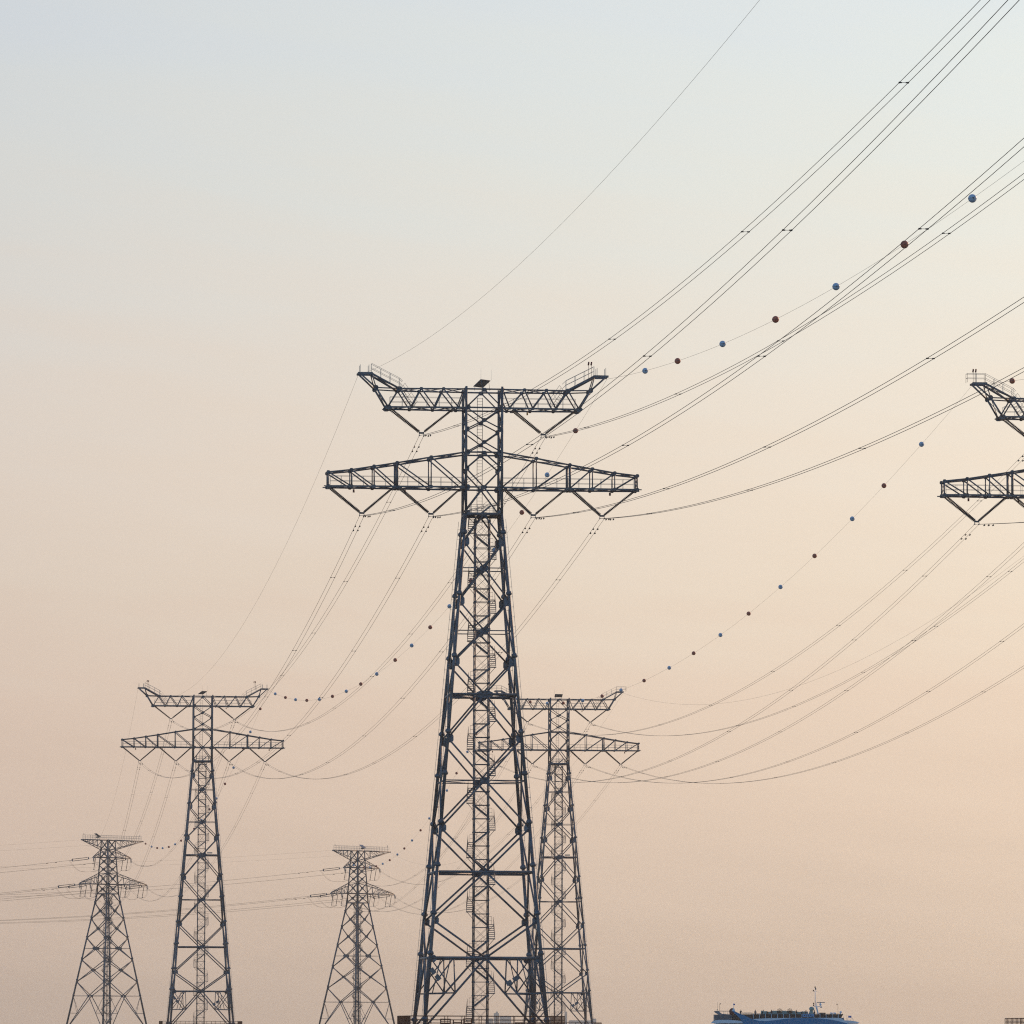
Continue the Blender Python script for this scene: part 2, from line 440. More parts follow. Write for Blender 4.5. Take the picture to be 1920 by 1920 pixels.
def suspension_tower():
    root = obj('lattice_tower', None)
    for i in range(4):
        m = MB()
        m.tube(corner(i, ZB), corner(i, 40), .305, .28, 10); m.tube(corner(i, 40), corner(i, 89.75), .28, .22, 10); m.tube(corner(i, 89.75), corner(i, 110.25), .215, .19, 8)
        lg = m.build('leg', 'steel', root)
        for z in FLZ:
            f = MB(); d = (corner(i, z + 1) - corner(i, z)).normalized(); c = corner(i, z); k = .86 + .14 * (90 - z) / 80
            f.lathe(c - d * .28, c + d, [(-.1, .3 * k), (.02, .5 * k), (.24, .57 * k), (.46, .5 * k), (.66, .3 * k)], 10)
            f.build('flange', 'plate', lg)
        c = MB(); sx = CORN[i][0]
        o = Vector((sx * .55, 0, 0)); c.tube(corner(i, 9) + o, corner(i, 89) + o, .035, n=4)
        z = 9.3
        while z < 89: c.tube(corner(i, z), corner(i, z) + o * 1.12, .025, n=4); z += 1.6
        c.build('climbing_rail', 'pale_steel', lg)
    seq_up = [('m', 109.75), ('l', 106.9), ('m', 104.84), ('l', 103.38), ('m', 101.32), ('l', 99.69)]
    seq_mid = [('m', 99.6), ('l', 97.1), ('m', 94.1), ('l', 90.3)]
    seq_dn = [('m', 89.7)]
    for a, b in zip(NODE_Z['leg'], NODE_Z['cross']): seq_dn += [('l', a), ('m', b)]
    seq_dn += [('l', 8.1)]
    rad = lambda z: .115 if z > 90 else .135 + (90 - z) / 82 * .05
    for j in range(4):
        m = MB()
        zigzag(m, j, seq_up, lambda z: .11); zigzag(m, j, seq_mid, lambda z: .13); zigzag(m, j, seq_dn, rad)
        # secondary bracing of the foot panel
        for c, o in ((j, j + 1), (j + 1, j)):
            X = (corner(o, 13.5) - corner(c, 13.5)).normalized()
            t = (19.13 - 13.6) / (19.13 - 8.1)
            dn = facemid(j, 19.13).lerp(corner(c, 8.1), t); lc = corner(c, 13.5); top = corner(c, 19.13); bt = top + X * 3.75
            m.tube(lc, dn, .125); m.tube(bt, dn, .115); m.tube(top, dn, .115); m.tube(bt, lc, .115)
            m.tube(bt - X * .5, dn.lerp(lc, .45), .09)
        m.mark(1)
        for a in (j, j + 1):
            q = 1 if a == j else -1
            X = (corner(j + 1, 50) - corner(j, 50)).normalized()
            for z in NODE_Z['leg']:
                k = min(1, .74 + .26 * (z - 25) / 45); gusset(m, j, corner(a, z) + X * q * .4, z, .5, .8 * k)
            for z in (97.1, 103.38): gusset(m, j, corner(a, z) + X * q * .22, z, .3, .42)
            for z in (106.9, 99.7, 90.0, 94.1): gusset(m, j, corner(a, z) + X * q * .25, z, .42, .42)
            gusset(m, j, corner(a, 19.0) + X * q * .5, 18.75, .5, .55)
        for z in NODE_Z['cross']:
            big = z in (60.89,); gusset(m, j, facemid(j, z), z, 1.3 if big else .7, .58 if big else .5)
        for z, w in ((104.84, .38), (101.32, .38), (94.1, .5), (109.7, .4), (99.6, .45), (89.75, .7)): gusset(m, j, facemid(j, z), z, w, .32)
        m.build('face_bracing', ('steel', 'plate'), root)
    def ring(zs, r, diag=True, nm='horizontal_frame', bar=None):
        m = MB()
        for z in zs:
            for j in range(4):
                if bar: m.bar(corner(j, z), corner(j + 1, z), bar[0], bar[1])
                else: m.tube(corner(j, z), corner(j + 1, z), r, n=8)
                if diag: m.tube(facemid(j, z), facemid(j + 1, z), r * .75)
        return m.build(nm, 'steel', root)
    for z, r in ((60.89, .19), (32.68, .205), (19.13, .205)): ring([z], r)
    for z in (81.11, 71.07, 47.19): ring([z], .085, z < 50)
    ring([89.75], .2, True)
    for z in (99.69, 94.1, 106.85, 109.82): ring([z], .13, False)
    # collar platform with a guard rail inside the waist
    m = MB(); m.box((0, 0, 90.05), (4.6, 4.6, .06)); railing(m, [(-1.9, -1.9, 90.1), (1.9, -1.9, 90.1), (1.9, 1.9, 90.1), (-1.9, 1.9, 90.1), (-1.9, -1.9, 90.1)], 1.25, 1.0)
    m.build('waist_platform', 'pale_steel', root)
    for sg in (-1, 1):
        a = crossarm_mesh(sg).build('crossarm', 'steel', root)
        r = MB()
        for y in (-.6, .6): railing(r, [(sg * 3.1, y, ZL['arm'] + .2), (sg * 24.4, y, ZL['arm'] + .2)], 1.55, 1.85, .024, (1, .5), .032)
        r.build('handrail', 'pale_steel', a)
        b = beam_mesh(sg).build('upper_crossarm', 'steel', root)
        r = MB()
        for y in (-.6, .6): railing(r, [(sg * 3.0, y, ZL['beam'] + .2), (sg * 14.9, y, ZL['beam'] + .2)], 1.6, 1.9, .024, (1, .5), .032)
        r.build('handrail', 'pale_steel', b)
        sloped = sloped_ladder_mesh()
        if sg < 0:
            for v in sloped.v: v.x = -v.x
        sloped.build('slanted_ladder', 'steel', b)
        for hx, mt in ((20.6, 'lamp'), (12.4, 'lamp')):
            l = MB(); l.tube((sg * hx, .3, ZL['arm'] - .1), (sg * hx, .3, ZL['arm'] - .35), .03, n=4); l.tube((sg * hx, .3, ZL['arm'] - .35), (sg * hx, .3, ZL['arm'] - .85), .16, n=8)
            if hx > 13 or sg < 0: l.build('warning_lamp', mt, a)
    l = MB(); l.tube((7.2, 0, ZL['beam'] - .1), (7.2, 0, ZL['beam'] - .4), .03, n=4); l.tube((7.2, 0, ZL['beam'] - .4), (7.2, 0, ZL['beam'] - .85), .13, n=8)
    l.build('warning_lamp', 'lamp_amber', root)
    m = MB()
    for z in (94.0, 103.9): pass
    shaft_ladder(root, 108.7, 87.6)
    stair_shaft(root, 8.9, 89.3, 9.3)
    # small control boxes on the foot panel struts
    for P0, X in ((Vector((-8.4, -9.2, 17.0)), Vector((.62, 0, -.78))), (Vector((4.75, -9.2, 15.9)), Vector((-.84, 0, -.54)))):
        X.normalize(); Y = Vector((0, 1, 0))
        for k, sz in ((0, 1.0), (1.3, .9)):
            b = MB(); b.box(P0 + X * k, (sz, .45, .7), (X, Y, X.cross(Y))); b.build('control_box', 'plate', root)
    return root

def tip_railing_mesh(sg, caged):
    m = MB()
    for y in (-.65, .65):
        a = Vector((sg * 13.4, y, 110.2)); b = Vector((sg * 17.9, y, 112.5))
        railing(m, [a, b], 1.45, 1.7, .026, (1, .5), .035)
        if caged: railing(m, [b, (sg * 20.9, y, 112.5)], 1.45, 1.2, .026, (1, .5), .035)
        for k in (1.45, .72):
            p = a + Vector((0, 0, k)); m.tube(p, p + Vector((-sg * .5, 0, -.5)), .03, n=4)
    if caged: railing(m, [(sg * 20.9, -.65, 112.5), (sg * 20.9, .65, 112.5)], 1.45, 1.3, .026, (1, .5), .035)
    else:
        for x in (18.35, 19.75):
            for y in (-.9, .9): m.tube((sg * x, y, 112.4), (sg * x, y, 113.7), .05, n=4)
    return m.mesh('horn_handrail', 'pale_steel')
def tip_lamp_mesh(x):
    m = MB(); m.tube((x, 0, 112.0), (x, 0, 114.25), .04, n=4); m.tube((x - .05, 0, 114.2), (x + .05, 0, 114.75), .13, n=8)
    return m.mesh('obstruction_lamp', 'lamp')
RAILM = {(s, c): tip_railing_mesh(s, c) for s in (-1, 1) for c in (True, False)}
def solar(root, az, tilt=35.0):
    rz = R(az); t = R(tilt)
    X = Vector((math.cos(rz), math.sin(rz), 0)); Yh = Vector((-math.sin(rz), math.cos(rz), 0)); Y = Yh * math.cos(t) + Vector((0, 0, math.sin(t)))
    c = Vector((-.1, .3, 111.05)); Z = X.cross(Y)
    m = MB(); m.box(c, (2.3, 1.75, .06), (X, Y, Z)); p = m.build('solar_panel', 'panel', root)
    f = MB()
    for s in (-1, 1):
        f.box(c + X * s * 1.18, (.06, 1.84, .09), (X, Y, Z)); f.box(c + Y * s * .905, (2.42, .06, .09), (X, Y, Z))
        f.tube(c + X * s * .9 + Y * .8, (c + X * s * .9 + Yh * .9).to_2d().to_3d() + Vector((0, 0, 109.9)), .04, n=4)
        f.tube(c + X * s * .9 - Y * .8, (c + X * s * .9 - Yh * .8).to_2d().to_3d() + Vector((0, 0, 109.9)), .04, n=4)
    f.build('panel_frame', 'steel', p)
    l = MB()
    for s in (-1, 1): l.tube(c + X * s * 1.3 + Y * 1.05, c + X * s * 1.3 + Y * 1.05 + Vector((0, 0, 1.7)), .022, .012, n=4)
    l.build('lightning_rod', 'pale_steel', p)

TW = {'A2': (-4.77, 960.0, 5.8), 'A3': (-95.18, 1857.0, 5.8), 'B2': (14.77, 1867.0, 5.4), 'B1': (94.35, 972.0, 5.4),
      'A4': (-180.27, 2700.0, 43.6), 'B3': (-70.51, 2780.0, 43.6)}
def at(k, x, y, z):
    X, Y, g = TW[k]; g = R(g)
    return Vector((X + x * math.cos(g) - y * math.sin(g), Y + x * math.sin(g) + y * math.cos(g), z))
TLAB = {'A2': 'tallest dark steel lattice tower in the centre with a zigzag stair inside',
        'A3': 'dark lattice tower with two wide crossarms, left of the tallest tower',
        'B2': 'greyer lattice tower half hidden behind the right legs of the tallest tower',
        'B1': 'lattice tower cut off by the right edge, only its left arm tips showing',
        'A4': 'faint short pyramid tower at far left with lines leaving it to the left edge',
        'B3': 'small faint pyramid tower in the middle, between the left and the tallest tower'}
TSHORT = {'A2': 'tallest tower', 'A3': 'left two-armed tower', 'B2': 'half-hidden tower', 'B1': 'right-edge tower', 'A4': 'far-left tower', 'B3': 'small middle tower'}
proto = suspension_tower()
for i, k in enumerate(('A2', 'A3', 'B2', 'B1')):
    o = proto if i == 0 else copy_tree(proto)
    TW[k] = TW[k]; o.location = (TW[k][0], TW[k][1], 0); o.rotation_euler = (0, 0, R(TW[k][2]))
    tag(o, TLAB[k], 'lattice tower', 'river crossing towers with two crossarms')
    TW[k + '_o'] = o
for k in ('A2', 'A3', 'B2', 'B1'):
    o = TW[k + '_o']; caged = k[0] == 'B'
    for s in (-1, 1): obj('horn_handrail', RAILM[(s, caged)], o)
    for x in {'A2': (17.3,), 'A3': (-17.0, 16.0), 'B2': (-15.5,), 'B1': (-19.6,)}[k]: [obj('obstruction_lamp', tip_lamp_mesh(x + q), o) for q in (-.22, .22)]
    solar(o, {'A2': -135, 'A3': -132, 'B2': 180, 'B1': -150}[k], {'A2': 34, 'A3': 28, 'B2': 26, 'B1': 30}[k])
    if k != 'A2':
        b = MB(); b.box((2.2, -hw(60.9), 61.5), (1.6, .5, .35)); b.tube((4.6, -hw(60.9), 61), (4.6, -hw(60.9), 61.9), .1); b.build('beam_equipment', 'pale_steel', o)

# ------------------------------------------------------------------ pier platforms under the towers
def platform(k, w, label):
    t = thing('pier_platform', label, 'platform', (TW[k][0], TW[k][1], 0), R(TW[k][2]), 'pier platforms under the river towers')
    m = MB(); m.box((0, 0, 7.9), (2 * w, 2 * w, 1.0)); m.build('deck', 'concrete', t)
    for sx in (-1, 0, 1):
        for sy in (-1, 0, 1):
            p = MB(); p.tube((sx * (w - 2), sy * (w - 2), -6), (sx * (w - 2), sy * (w - 2), 7.5), .9, n=14); p.build('pile', 'concrete', t)
    for j in range(4):
        a = Vector((CORN[j][0] * w * .985, CORN[j][1] * w * .985, 8.4)); b = Vector((CORN[(j + 1) % 4][0] * w * .985, CORN[(j + 1) % 4][1] * w * .985, 8.4))
        r = MB(); railing(r, [a, b], 1.58, 1.15 if j in (1, 3) else 2.6, .055, (1, .62, .3), .065 if j in (1, 3) else .07)
        if j == 3:
            d = (b - a).normalized()
        r.build('guard_rail', 'rail', t)
    return t
platform('A2', 12.35, 'rust brown railed pier platform under the tallest tower')
platform('A3', 12.35, 'rust brown railed pier platform under the left two-armed tower')
platform('B2', 12.35, 'rust brown railed pier platform under the half-hidden tower')
platform('B1', 12.9, 'rust brown railed pier platform corner at the bottom right edge')

# ------------------------------------------------------------------ V insulator strings
def string_mesh(p, q, r=.2, pitch=.24, gap=.25):
    p = Vector(p); q = Vector(q); l = (q - p).length
    prof = [(0, .03), (gap, .03)]; t = gap
    while t < l - gap:
        prof += [(t, .09), (t + .03, r), (t + .12, r * .92), (t + .15, .09)]; t += pitch
    prof += [(l - gap, .03), (l, .03)]
    m = MB(); m.lathe(p, q, prof, 8)
    return m.mesh('insulator_string', 'insul')
def v_set(dxo, dxi, rise):
    """meshes of a V string around its yoke at the origin"""
    out = []
    for dx in (dxo, dxi):
        for sy in (-1, 1): out.append(string_mesh((dx, sy * 1.0, rise), (math.copysign(.28, dx), sy * .62, .12)))
    return out
def yoke_mesh():
    m = MB()
    m.plate((0, 0, 0), [(-.42, -.12), (.42, -.12), (.36, .16), (-.36, .16)], (1, 0, 0), (0, 0, 1), .12)
    for sx in (-.36, .36): m.bar((sx, -.7, .1), (sx, .7, .1), .1, .12)
    for sx in (-.36, .36):
        m.tube((sx, 0, 0), (sx, 0, -.42), .05); m.tube((sx, -.45, -.42), (sx, .45, -.42), .085)
    return m.mesh('yoke_plate', 'plate')
YOKE = yoke_mesh()
PH = {'UL': (-9.8, 102.9), 'UR': (9.8, 102.9), 'LOL': (-19.3, 89.93), 'LOR': (19.3, 89.93), 'LIL': (-8.22, 89.93), 'LIR': (8.22, 89.93)}
VS = {'U': v_set(-5.1, 4.95, 3.85), 'O': v_set(-5.2, 4.85, 4.05), 'I': v_set(-5.0, 4.6, 4.05)}
SPN = {'UL': 'upper left', 'UR': 'upper right', 'LOL': 'outer lower left', 'LOR': 'outer lower right', 'LIL': 'inner lower left', 'LIR': 'inner lower right'}
for k in ('A2', 'A3', 'B2', 'B1'):
    for ph, (x, z) in PH.items():
        t = thing('insulator_set', 'dark V-shaped insulator pair, %s position of the %s' % (SPN[ph], TSHORT[k]), 'insulator', at(k, x, 0, z), R(TW[k][2]), 'V-shaped insulator strings')
        key = 'U' if ph[0] == 'U' else ph[1]
        for me in VS[key]:
            o = obj('insulator_string', me, t)
            if x > 0: o.rotation_euler = (0, 0, math.pi)
        obj('yoke_plate', YOKE, t)

# ------------------------------------------------------------------ wires
def sagged(P, Q, s, n=64):
    out = []
    for i in range(n + 1):
        t = i / n; p = P.lerp(Q, t); p.z -= 4 * s * t * (1 - t); out.append(p)
    return out
def on_wire(P, Q, s, t):
    p = P.lerp(Q, t); p.z -= 4 * s * t * (1 - t); return p
def spacer_mesh(w):
    m = MB(); m.tube((-w / 2, 0, 0), (w / 2, 0, 0), .022)
    for sx in (-1, 1): m.tube((sx * w / 2, -.12, 0), (sx * w / 2, .11, 0), .075); m.tube((sx * (w / 2 - .2), 0, 0), (sx * w / 2, 0, 0), .06)
    return m.mesh('spacer', 'insul')
def damper_mesh():
    m = MB(); m.tube((0, -.35, -.22), (0, .35, -.22), .03); m.tube((0, 0, 0), (0, 0, -.22), .04)
    for s in (-1, 1): m.tube((0, s * .2, -.22), (0, s * .4, -.22), .11)
    return m.mesh('vibration_damper', 'insul')
GAP = .72
SPACER = spacer_mesh(GAP); DAMPER = damper_mesh()
BUN = 'twin conductors of the power lines'
def bundle(label, P, Q, s, spacers, dampers=(), r=.03, n=72):
    P = Vector(P); Q = Vector(Q); mid = P.copy(); h = Q - P; h.z = 0; hd = h.normalized(); sd_ = Vector((hd.y, -hd.x, 0))
    t = thing('conductor_bundle', label, 'power line', mid, 0, BUN); L_ = h.length
    for sg in (-1, 1):
        o = sd_ * sg * GAP / 2
        m = MB(); m.path([p - mid + o for p in sagged(P, Q, s, n)], r); m.build('conductor', 'wire', t)
    rz = math.atan2(sd_.y, sd_.x)
    for f in spacers: obj('spacer', SPACER, t, on_wire(P, Q, s, f) - mid, rz)
    for dist in dampers:
        f = dist / L_ if dist > 0 else 1 + dist / L_
        for sg in (-1, 1): obj('vibration_damper', DAMPER, t, on_wire(P, Q, s, f) - mid + sd_ * sg * GAP / 2, rz)
    return t
def single(label, P, Q, s, r=.017, n=72):
    P = Vector(P); m = MB(); m.path([p - P for p in sagged(P, Vector(Q), s, n)], r)
    o = m.build('ground_wire', 'wire'); o.location = P
    return tag(o, label, 'ground wire', 'thin ground wires above the conductors')
DZ = -.42
def yoke(k, ph): x, z = PH[ph]; return at(k, x, 0, z + DZ)
def horn(k, s): return at(k, s * 20.05, 0, 112.0)
def toward(P, deg, length):      # towards the camera side
    return P + Vector((math.sin(R(deg)), -math.cos(R(deg)), 0)) * length
# span over the camera's right shoulder
NEARFIT = {'UL': (913, 18.36), 'UR': (899, 18.1), 'LOL': (911, 17.55), 'LOR': (875, 17.07), 'LIL': (894, 17.3), 'LIR': (894, 17.28)}
for ph, (Ln, s) in NEARFIT.items():
    P = yoke('A2', ph)
    bundle('twin wire from %s insulator of tallest tower toward the top right corner' % SPN[ph], P, toward(P, 5.5, Ln), s,
           [d / Ln for d in (64, 175, 271, 385, 480, 605, 705, 800)], (9, 13), .034)
for ph in ('LOL',):
    P = yoke('B1', ph); bundle('twin wire from left arm tip of right-edge tower running right out of view', P, toward(P, 5.5, 905), 18.0, [d / 905 for d in (64, 175, 271, 385, 480)], (9, 13))
single('bare thin ground wire from left horn of tallest tower up to the top edge', horn('A2', -1), toward(horn('A2', -1), 5.5, 950), 19.47)
NR = (horn('A2', 1), toward(horn('A2', 1), 5.5, 823), 18.15)
single('thin wire with large marker balls from the tallest tower to the right edge', *NR)
BR = (horn('B1', -1), toward(horn('B1', -1), 5.5, 823), 18.35)
single('short piece of ball-carrying wire leaving the right-edge tower to the right', *BR)
# river spans
SP1 = [.072, .183, .28, .392, .519, .622, .749, .84, .917]
SP2 = [.06, .152, .248, .358, .48, .596, .717, .83, .93]
for ph in PH:
    bundle('twin wire between tallest tower and left two-armed tower, %s position' % SPN[ph], yoke('A2', ph), yoke('A3', ph), 18.9, SP1, (9, 13, -9, -13))
    bundle('twin wire between right-edge tower and half-hidden tower, %s position' % SPN[ph], yoke('B1', ph), yoke('B2', ph), 19.4, SP2, (9, 13, -9, -13))
single('bare thin ground wire between tallest tower and left two-armed tower', horn('A2', -1), horn('A3', -1), 20.0)
AR = (horn('A2', 1), horn('A3', 1), 20.1); single('ball-carrying ground wire between tallest tower and left two-armed tower', *AR)
BL = (horn('B1', -1), horn('B2', -1), 20.5); single('ball-carrying ground wire between right-edge tower and half-hidden tower', *BL)
single('bare thin ground wire from right edge to right horn of the half-hidden tower', horn('B1', 1), horn('B2', 1), 20.5)

# ------------------------------------------------------------------ tension towers
def tension_tower():
    root = obj('tension_tower', None); s0 = .239
    def h(z):
        if z > 67.5: return max(2.15, 2.15 + (91.6 - z) * (3.42 - 2.15) / 24.1)
        return 3.42 + (67.5 - z) * .1575
    def cor(i, z): w = h(z); return Vector((CORN[i % 4][0] * w, CORN[i % 4][1] * w, z))
    def mid(j, z): return (cor(j, z) + cor(j + 1, z)) / 2
    fl = [91.3, 87.3, 83.7, 63.9, 57.0, 48.5, 38.8, 29.2, 22.3]
    for i in range(4):
        m = MB(); m.tube(cor(i, 6), cor(i, 67.5), .42, .33, 8); m.tube(cor(i, 67.5), cor(i, 91.6), .31, .25, 8)
        lg = m.build('leg', 'steel', root)
        for z in fl:
            f = MB(); f.tube(cor(i, z - .25), cor(i, z + .25), .54, n=8); f.build('flange', 'plate', lg)
    up_lv = [91.5, 87.3, 83.73, 80.23, 76.7, 71.81, 67.53]
    dn_leg = [63.48, 56.33, 47.77, 38.02, 28.27]; dn_x = [59.91, 52.05, 43.13, 33.5, 21.97]
    for j in range(4):
        m = MB()
        for a, b in zip(up_lv, up_lv[1:]):
            c = mid(j, (a + b) / 2)
            for z in (a, b):
                for q in (j, j + 1): m.tube(cor(q, z), c, .165)
        seq = [('m', 67.4)]
        for a, b in zip(dn_leg, dn_x): seq += [('l', a), ('m', b)]
        seq.append(('l', 6.6))
        for (k0, z0), (k1, z1) in zip(seq, seq[1:]):
            for q in (j, j + 1):
                m.tube(mid(j, z0) if k0 == 'm' else cor(q, z0), mid(j, z1) if k1 == 'm' else cor(q, z1), .19)
        for q in (j, j + 1):
            dn = mid(j, 21.97).lerp(cor(q, 6.6), .5); lc = cor(q, 14.3)
            m.tube(dn, lc, .1, n=4); m.tube(dn, cor(q, 21.97), .1, n=4)
        m.mark(1); g = m; X = (cor(j + 1, 50) - cor(j, 50)).normalized()
        for z in dn_x + [85.5, 82, 78.5, 74.3, 69.7]: g.plate(mid(j, z), [(x * .7, y * .55) for x, y in OCT], X, (0, 0, 1), .08)
        for z in (43.13,): g.plate(mid(j, z) + Vector((0, 0, .05)), [(x * 1.5, y * .7) for x, y in OCT], X, (0, 0, 1), .12)
        for z in dn_leg:
            for q, s in ((j, 1), (j + 1, -1)): g.plate(cor(q, z) + X * s * .4, [(x * .5, y * .8) for x, y in OCT], X, (0, 0, 1), .08)
        m.build('face_bracing', ('steel', 'plate'), root)
    for z, r in ((91.5, .18), (87.3, .1), (83.73, .2), (76.7, .1), (71.81, .22), (67.53, .26), (43.13, .11), (21.97, .14)):
        m = MB()
        for j in range(4):
            m.tube(cor(j, z), cor(j + 1, z), r)
            m.tube(mid(j, z), mid(j + 1, z), r * .6)
        m.build('horizontal_frame', 'steel', root)
    # arms taper to a point
    def arm(nm, x, zbase_body, z_tip, z_flat, npan, flat_top, r=.135):
        sg = 1 if x > 0 else -1; m = MB(); w0 = h(z_flat)
        for sy in (-1, 1):
            A0 = Vector((sg * w0, sy * w0, z_flat)); B0 = Vector((sg * h(zbase_body), sy * h(zbase_body), zbase_body)); T = Vector((x, sy * .25, z_flat)); T2 = Vector((x, sy * .25, z_tip))
            m.tube(A0, T, r * 1.6); m.tube(B0, T2, r * 1.2)
            for i in range(1, npan):
                t = i / npan; a = A0.lerp(T, t); b = B0.lerp(T2, t); m.tube(a, b, r * .75, n=4)
                a2 = A0.lerp(T, (i - 1) / npan) if not flat_top else A0.lerp(T, (i - 1) / npan); m.tube(a2, b, r * .75, n=4)
                m.tube(a, Vector((a.x, -a.y, a.z)), r * .7, n=4); m.tube(b, Vector((b.x, -b.y, b.z)), r * .6, n=4)
                pa = A0.lerp(T, (i - 1) / npan); m.tube(pa, Vector((a.x, -a.y, a.z)), r * .6, n=4)
        m.box((x, 0, z_flat - .15), (.7, .9, .5))
        return m.build(nm, 'steel', root)
    eb = []
    for x in (-15.2, 19.9): eb.append(arm('ground_wire_arm', x, 87.2, 91.3, 91.5, 5, True))
    for x, e in ((-14.6, eb[0]), (19.0, eb[1])):
        r = MB()
        for y in (-1.0, 1.0): railing(r, [(0, y, 91.7), (x, y * .5, 91.7)], 1.9, 1.0, .03, (1, .5), .035)
        r.tube((x * .97, 0, 93.5), (x * .97, 0, 94.4), .12); r.build('handrail', 'pale_steel', e)
    for x in (-8.4, 12.8): arm('upper_crossarm', x, 87.2, 84.0, 83.73, 3, False)
    for x in (-16.2, 22.4):
        a = arm('lower_crossarm', x, 76.7, 72.1, 71.81, 5, False)
        r = MB()
        for y in (-.7, .7): railing(r, [(x * .55, y, 72.0), (x * .93, y * .6, 72.0)], 1.4, 1.2, .025, (1, .5), .03)
        r.build('handrail', 'pale_steel', a)
    # central ladder shaft with stairs
    stair_shaft(root, 7.0, 66.0, 7.4)
    m = MB()
    for s in (-.35, .35): m.tube((s, 0, 66), (s, 0, 92), .05, n=4)
    z = 66
    while z < 92: m.tube((-.35, 0, z), (.35, 0, z), .025, n=4); z += .6
    m.build('ladder', 'steel', root)
    return root
tp = tension_tower()
for i, k in enumerate(('A4', 'B3')):
    o = tp if i == 0 else copy_tree(tp)
    o.location = (TW[k][0], TW[k][1], 0 if k == 'A4' else -2.0); o.rotation_euler = (0, 0, R(TW[k][2]))
    TW[k + '_z'] = 0 if k == 'A4' else -2.0
    tag(o, TLAB[k], 'lattice tower', 'pyramid tension towers on the far bank'); TW[k + '_o'] = o
for k, x, az in (('A4', -6.5, 75), ('B3', 2.6, 10)):
    m = MB(); rz = R(az); X = Vector((math.cos(rz), math.sin(rz), 0)); Yh = Vector((-math.sin(rz), math.cos(rz), 0)); Y = Yh * .82 + Vector((0, 0, .57)); c = Vector((x, -.3, 93.6))
    m.box(c, (2.8, 2.6, .08), (X, Y, X.cross(Y))); p = m.build('solar_panel', 'panel', TW[k + '_o'])
    f = MB()
    for s in (-1, 1): f.tube(c + X * s - Yh * .5, Vector((c.x, c.y, 91.7)) + X * s * .7 - Yh * .5, .06, n=4)
    f.box(c - Vector((0, 0, .9)), (1.0, .9, .6)); f.build('panel_frame', 'steel', p)
OUT = Vector((math.sin(R(-81.4)), math.cos(R(-81.4)), 0))
ATT = {'UL': (-8.6, 83.5), 'UR': (13.0, 83.5), 'LOL': (-16.4, 71.5), 'LOR': (22.6, 71.5), 'LIL': (-10.4, 71.5), 'LIR': (12.4, 71.5)}
def tension_set(label, P, d, slope):
    """double strain string: link, two strings side by side, clamp; returns the wire end"""
    d = Vector((d.x, d.y, 0)).normalized(); D = (d - Vector((0, 0, slope))).normalized()
    t = thing('strain_insulator', label, 'insulator', P, 0, 'strain insulators of the pyramid towers')
    Y = Vector((0, 0, 1)) - D * D.z; Y.normalize()
    m = MB(); m.tube((0, 0, 0), D * 2.1, .07)
    for a in (2.1, 9.6): m.plate(D * a, [(-.15, -.5), (.15, -.5), (.3, 0), (.15, .5), (-.15, .5), (-.3, 0)], D, Y, .1)
    m.tube(D * 9.7, D * 11.0, .09); m.build('yoke_plate', 'plate', t)
    for s in (-1, 1):
        o = obj('insulator_string', string_mesh(D * 2.2 + Y * s * .42, D * 9.5 + Y * s * .42, .15, .2, .3), t)
        g = MB(); c = D * 9.3 + Y * s * .42; B_ = D.cross(Y)
        g.path([c + Y * math.cos(a * .5236) * .36 + B_ * math.sin(a * .5236) * .36 for a in range(13)], .06, 5); g.build('grading_ring', 'pale_steel', o)
    return P + D * 11.0
FARS = {'A4': dict(UL=20, UR=17, LOL=20, LOR=17.5, LIL=23, LIR=20), 'B3': dict(UL=24, UR=22.7, LOL=22, LOR=22, LIL=22, LIR=23)}
SRC = {'A4': 'A3', 'B3': 'B2'}
HW = 'jumper wire loops of the pyramid towers'
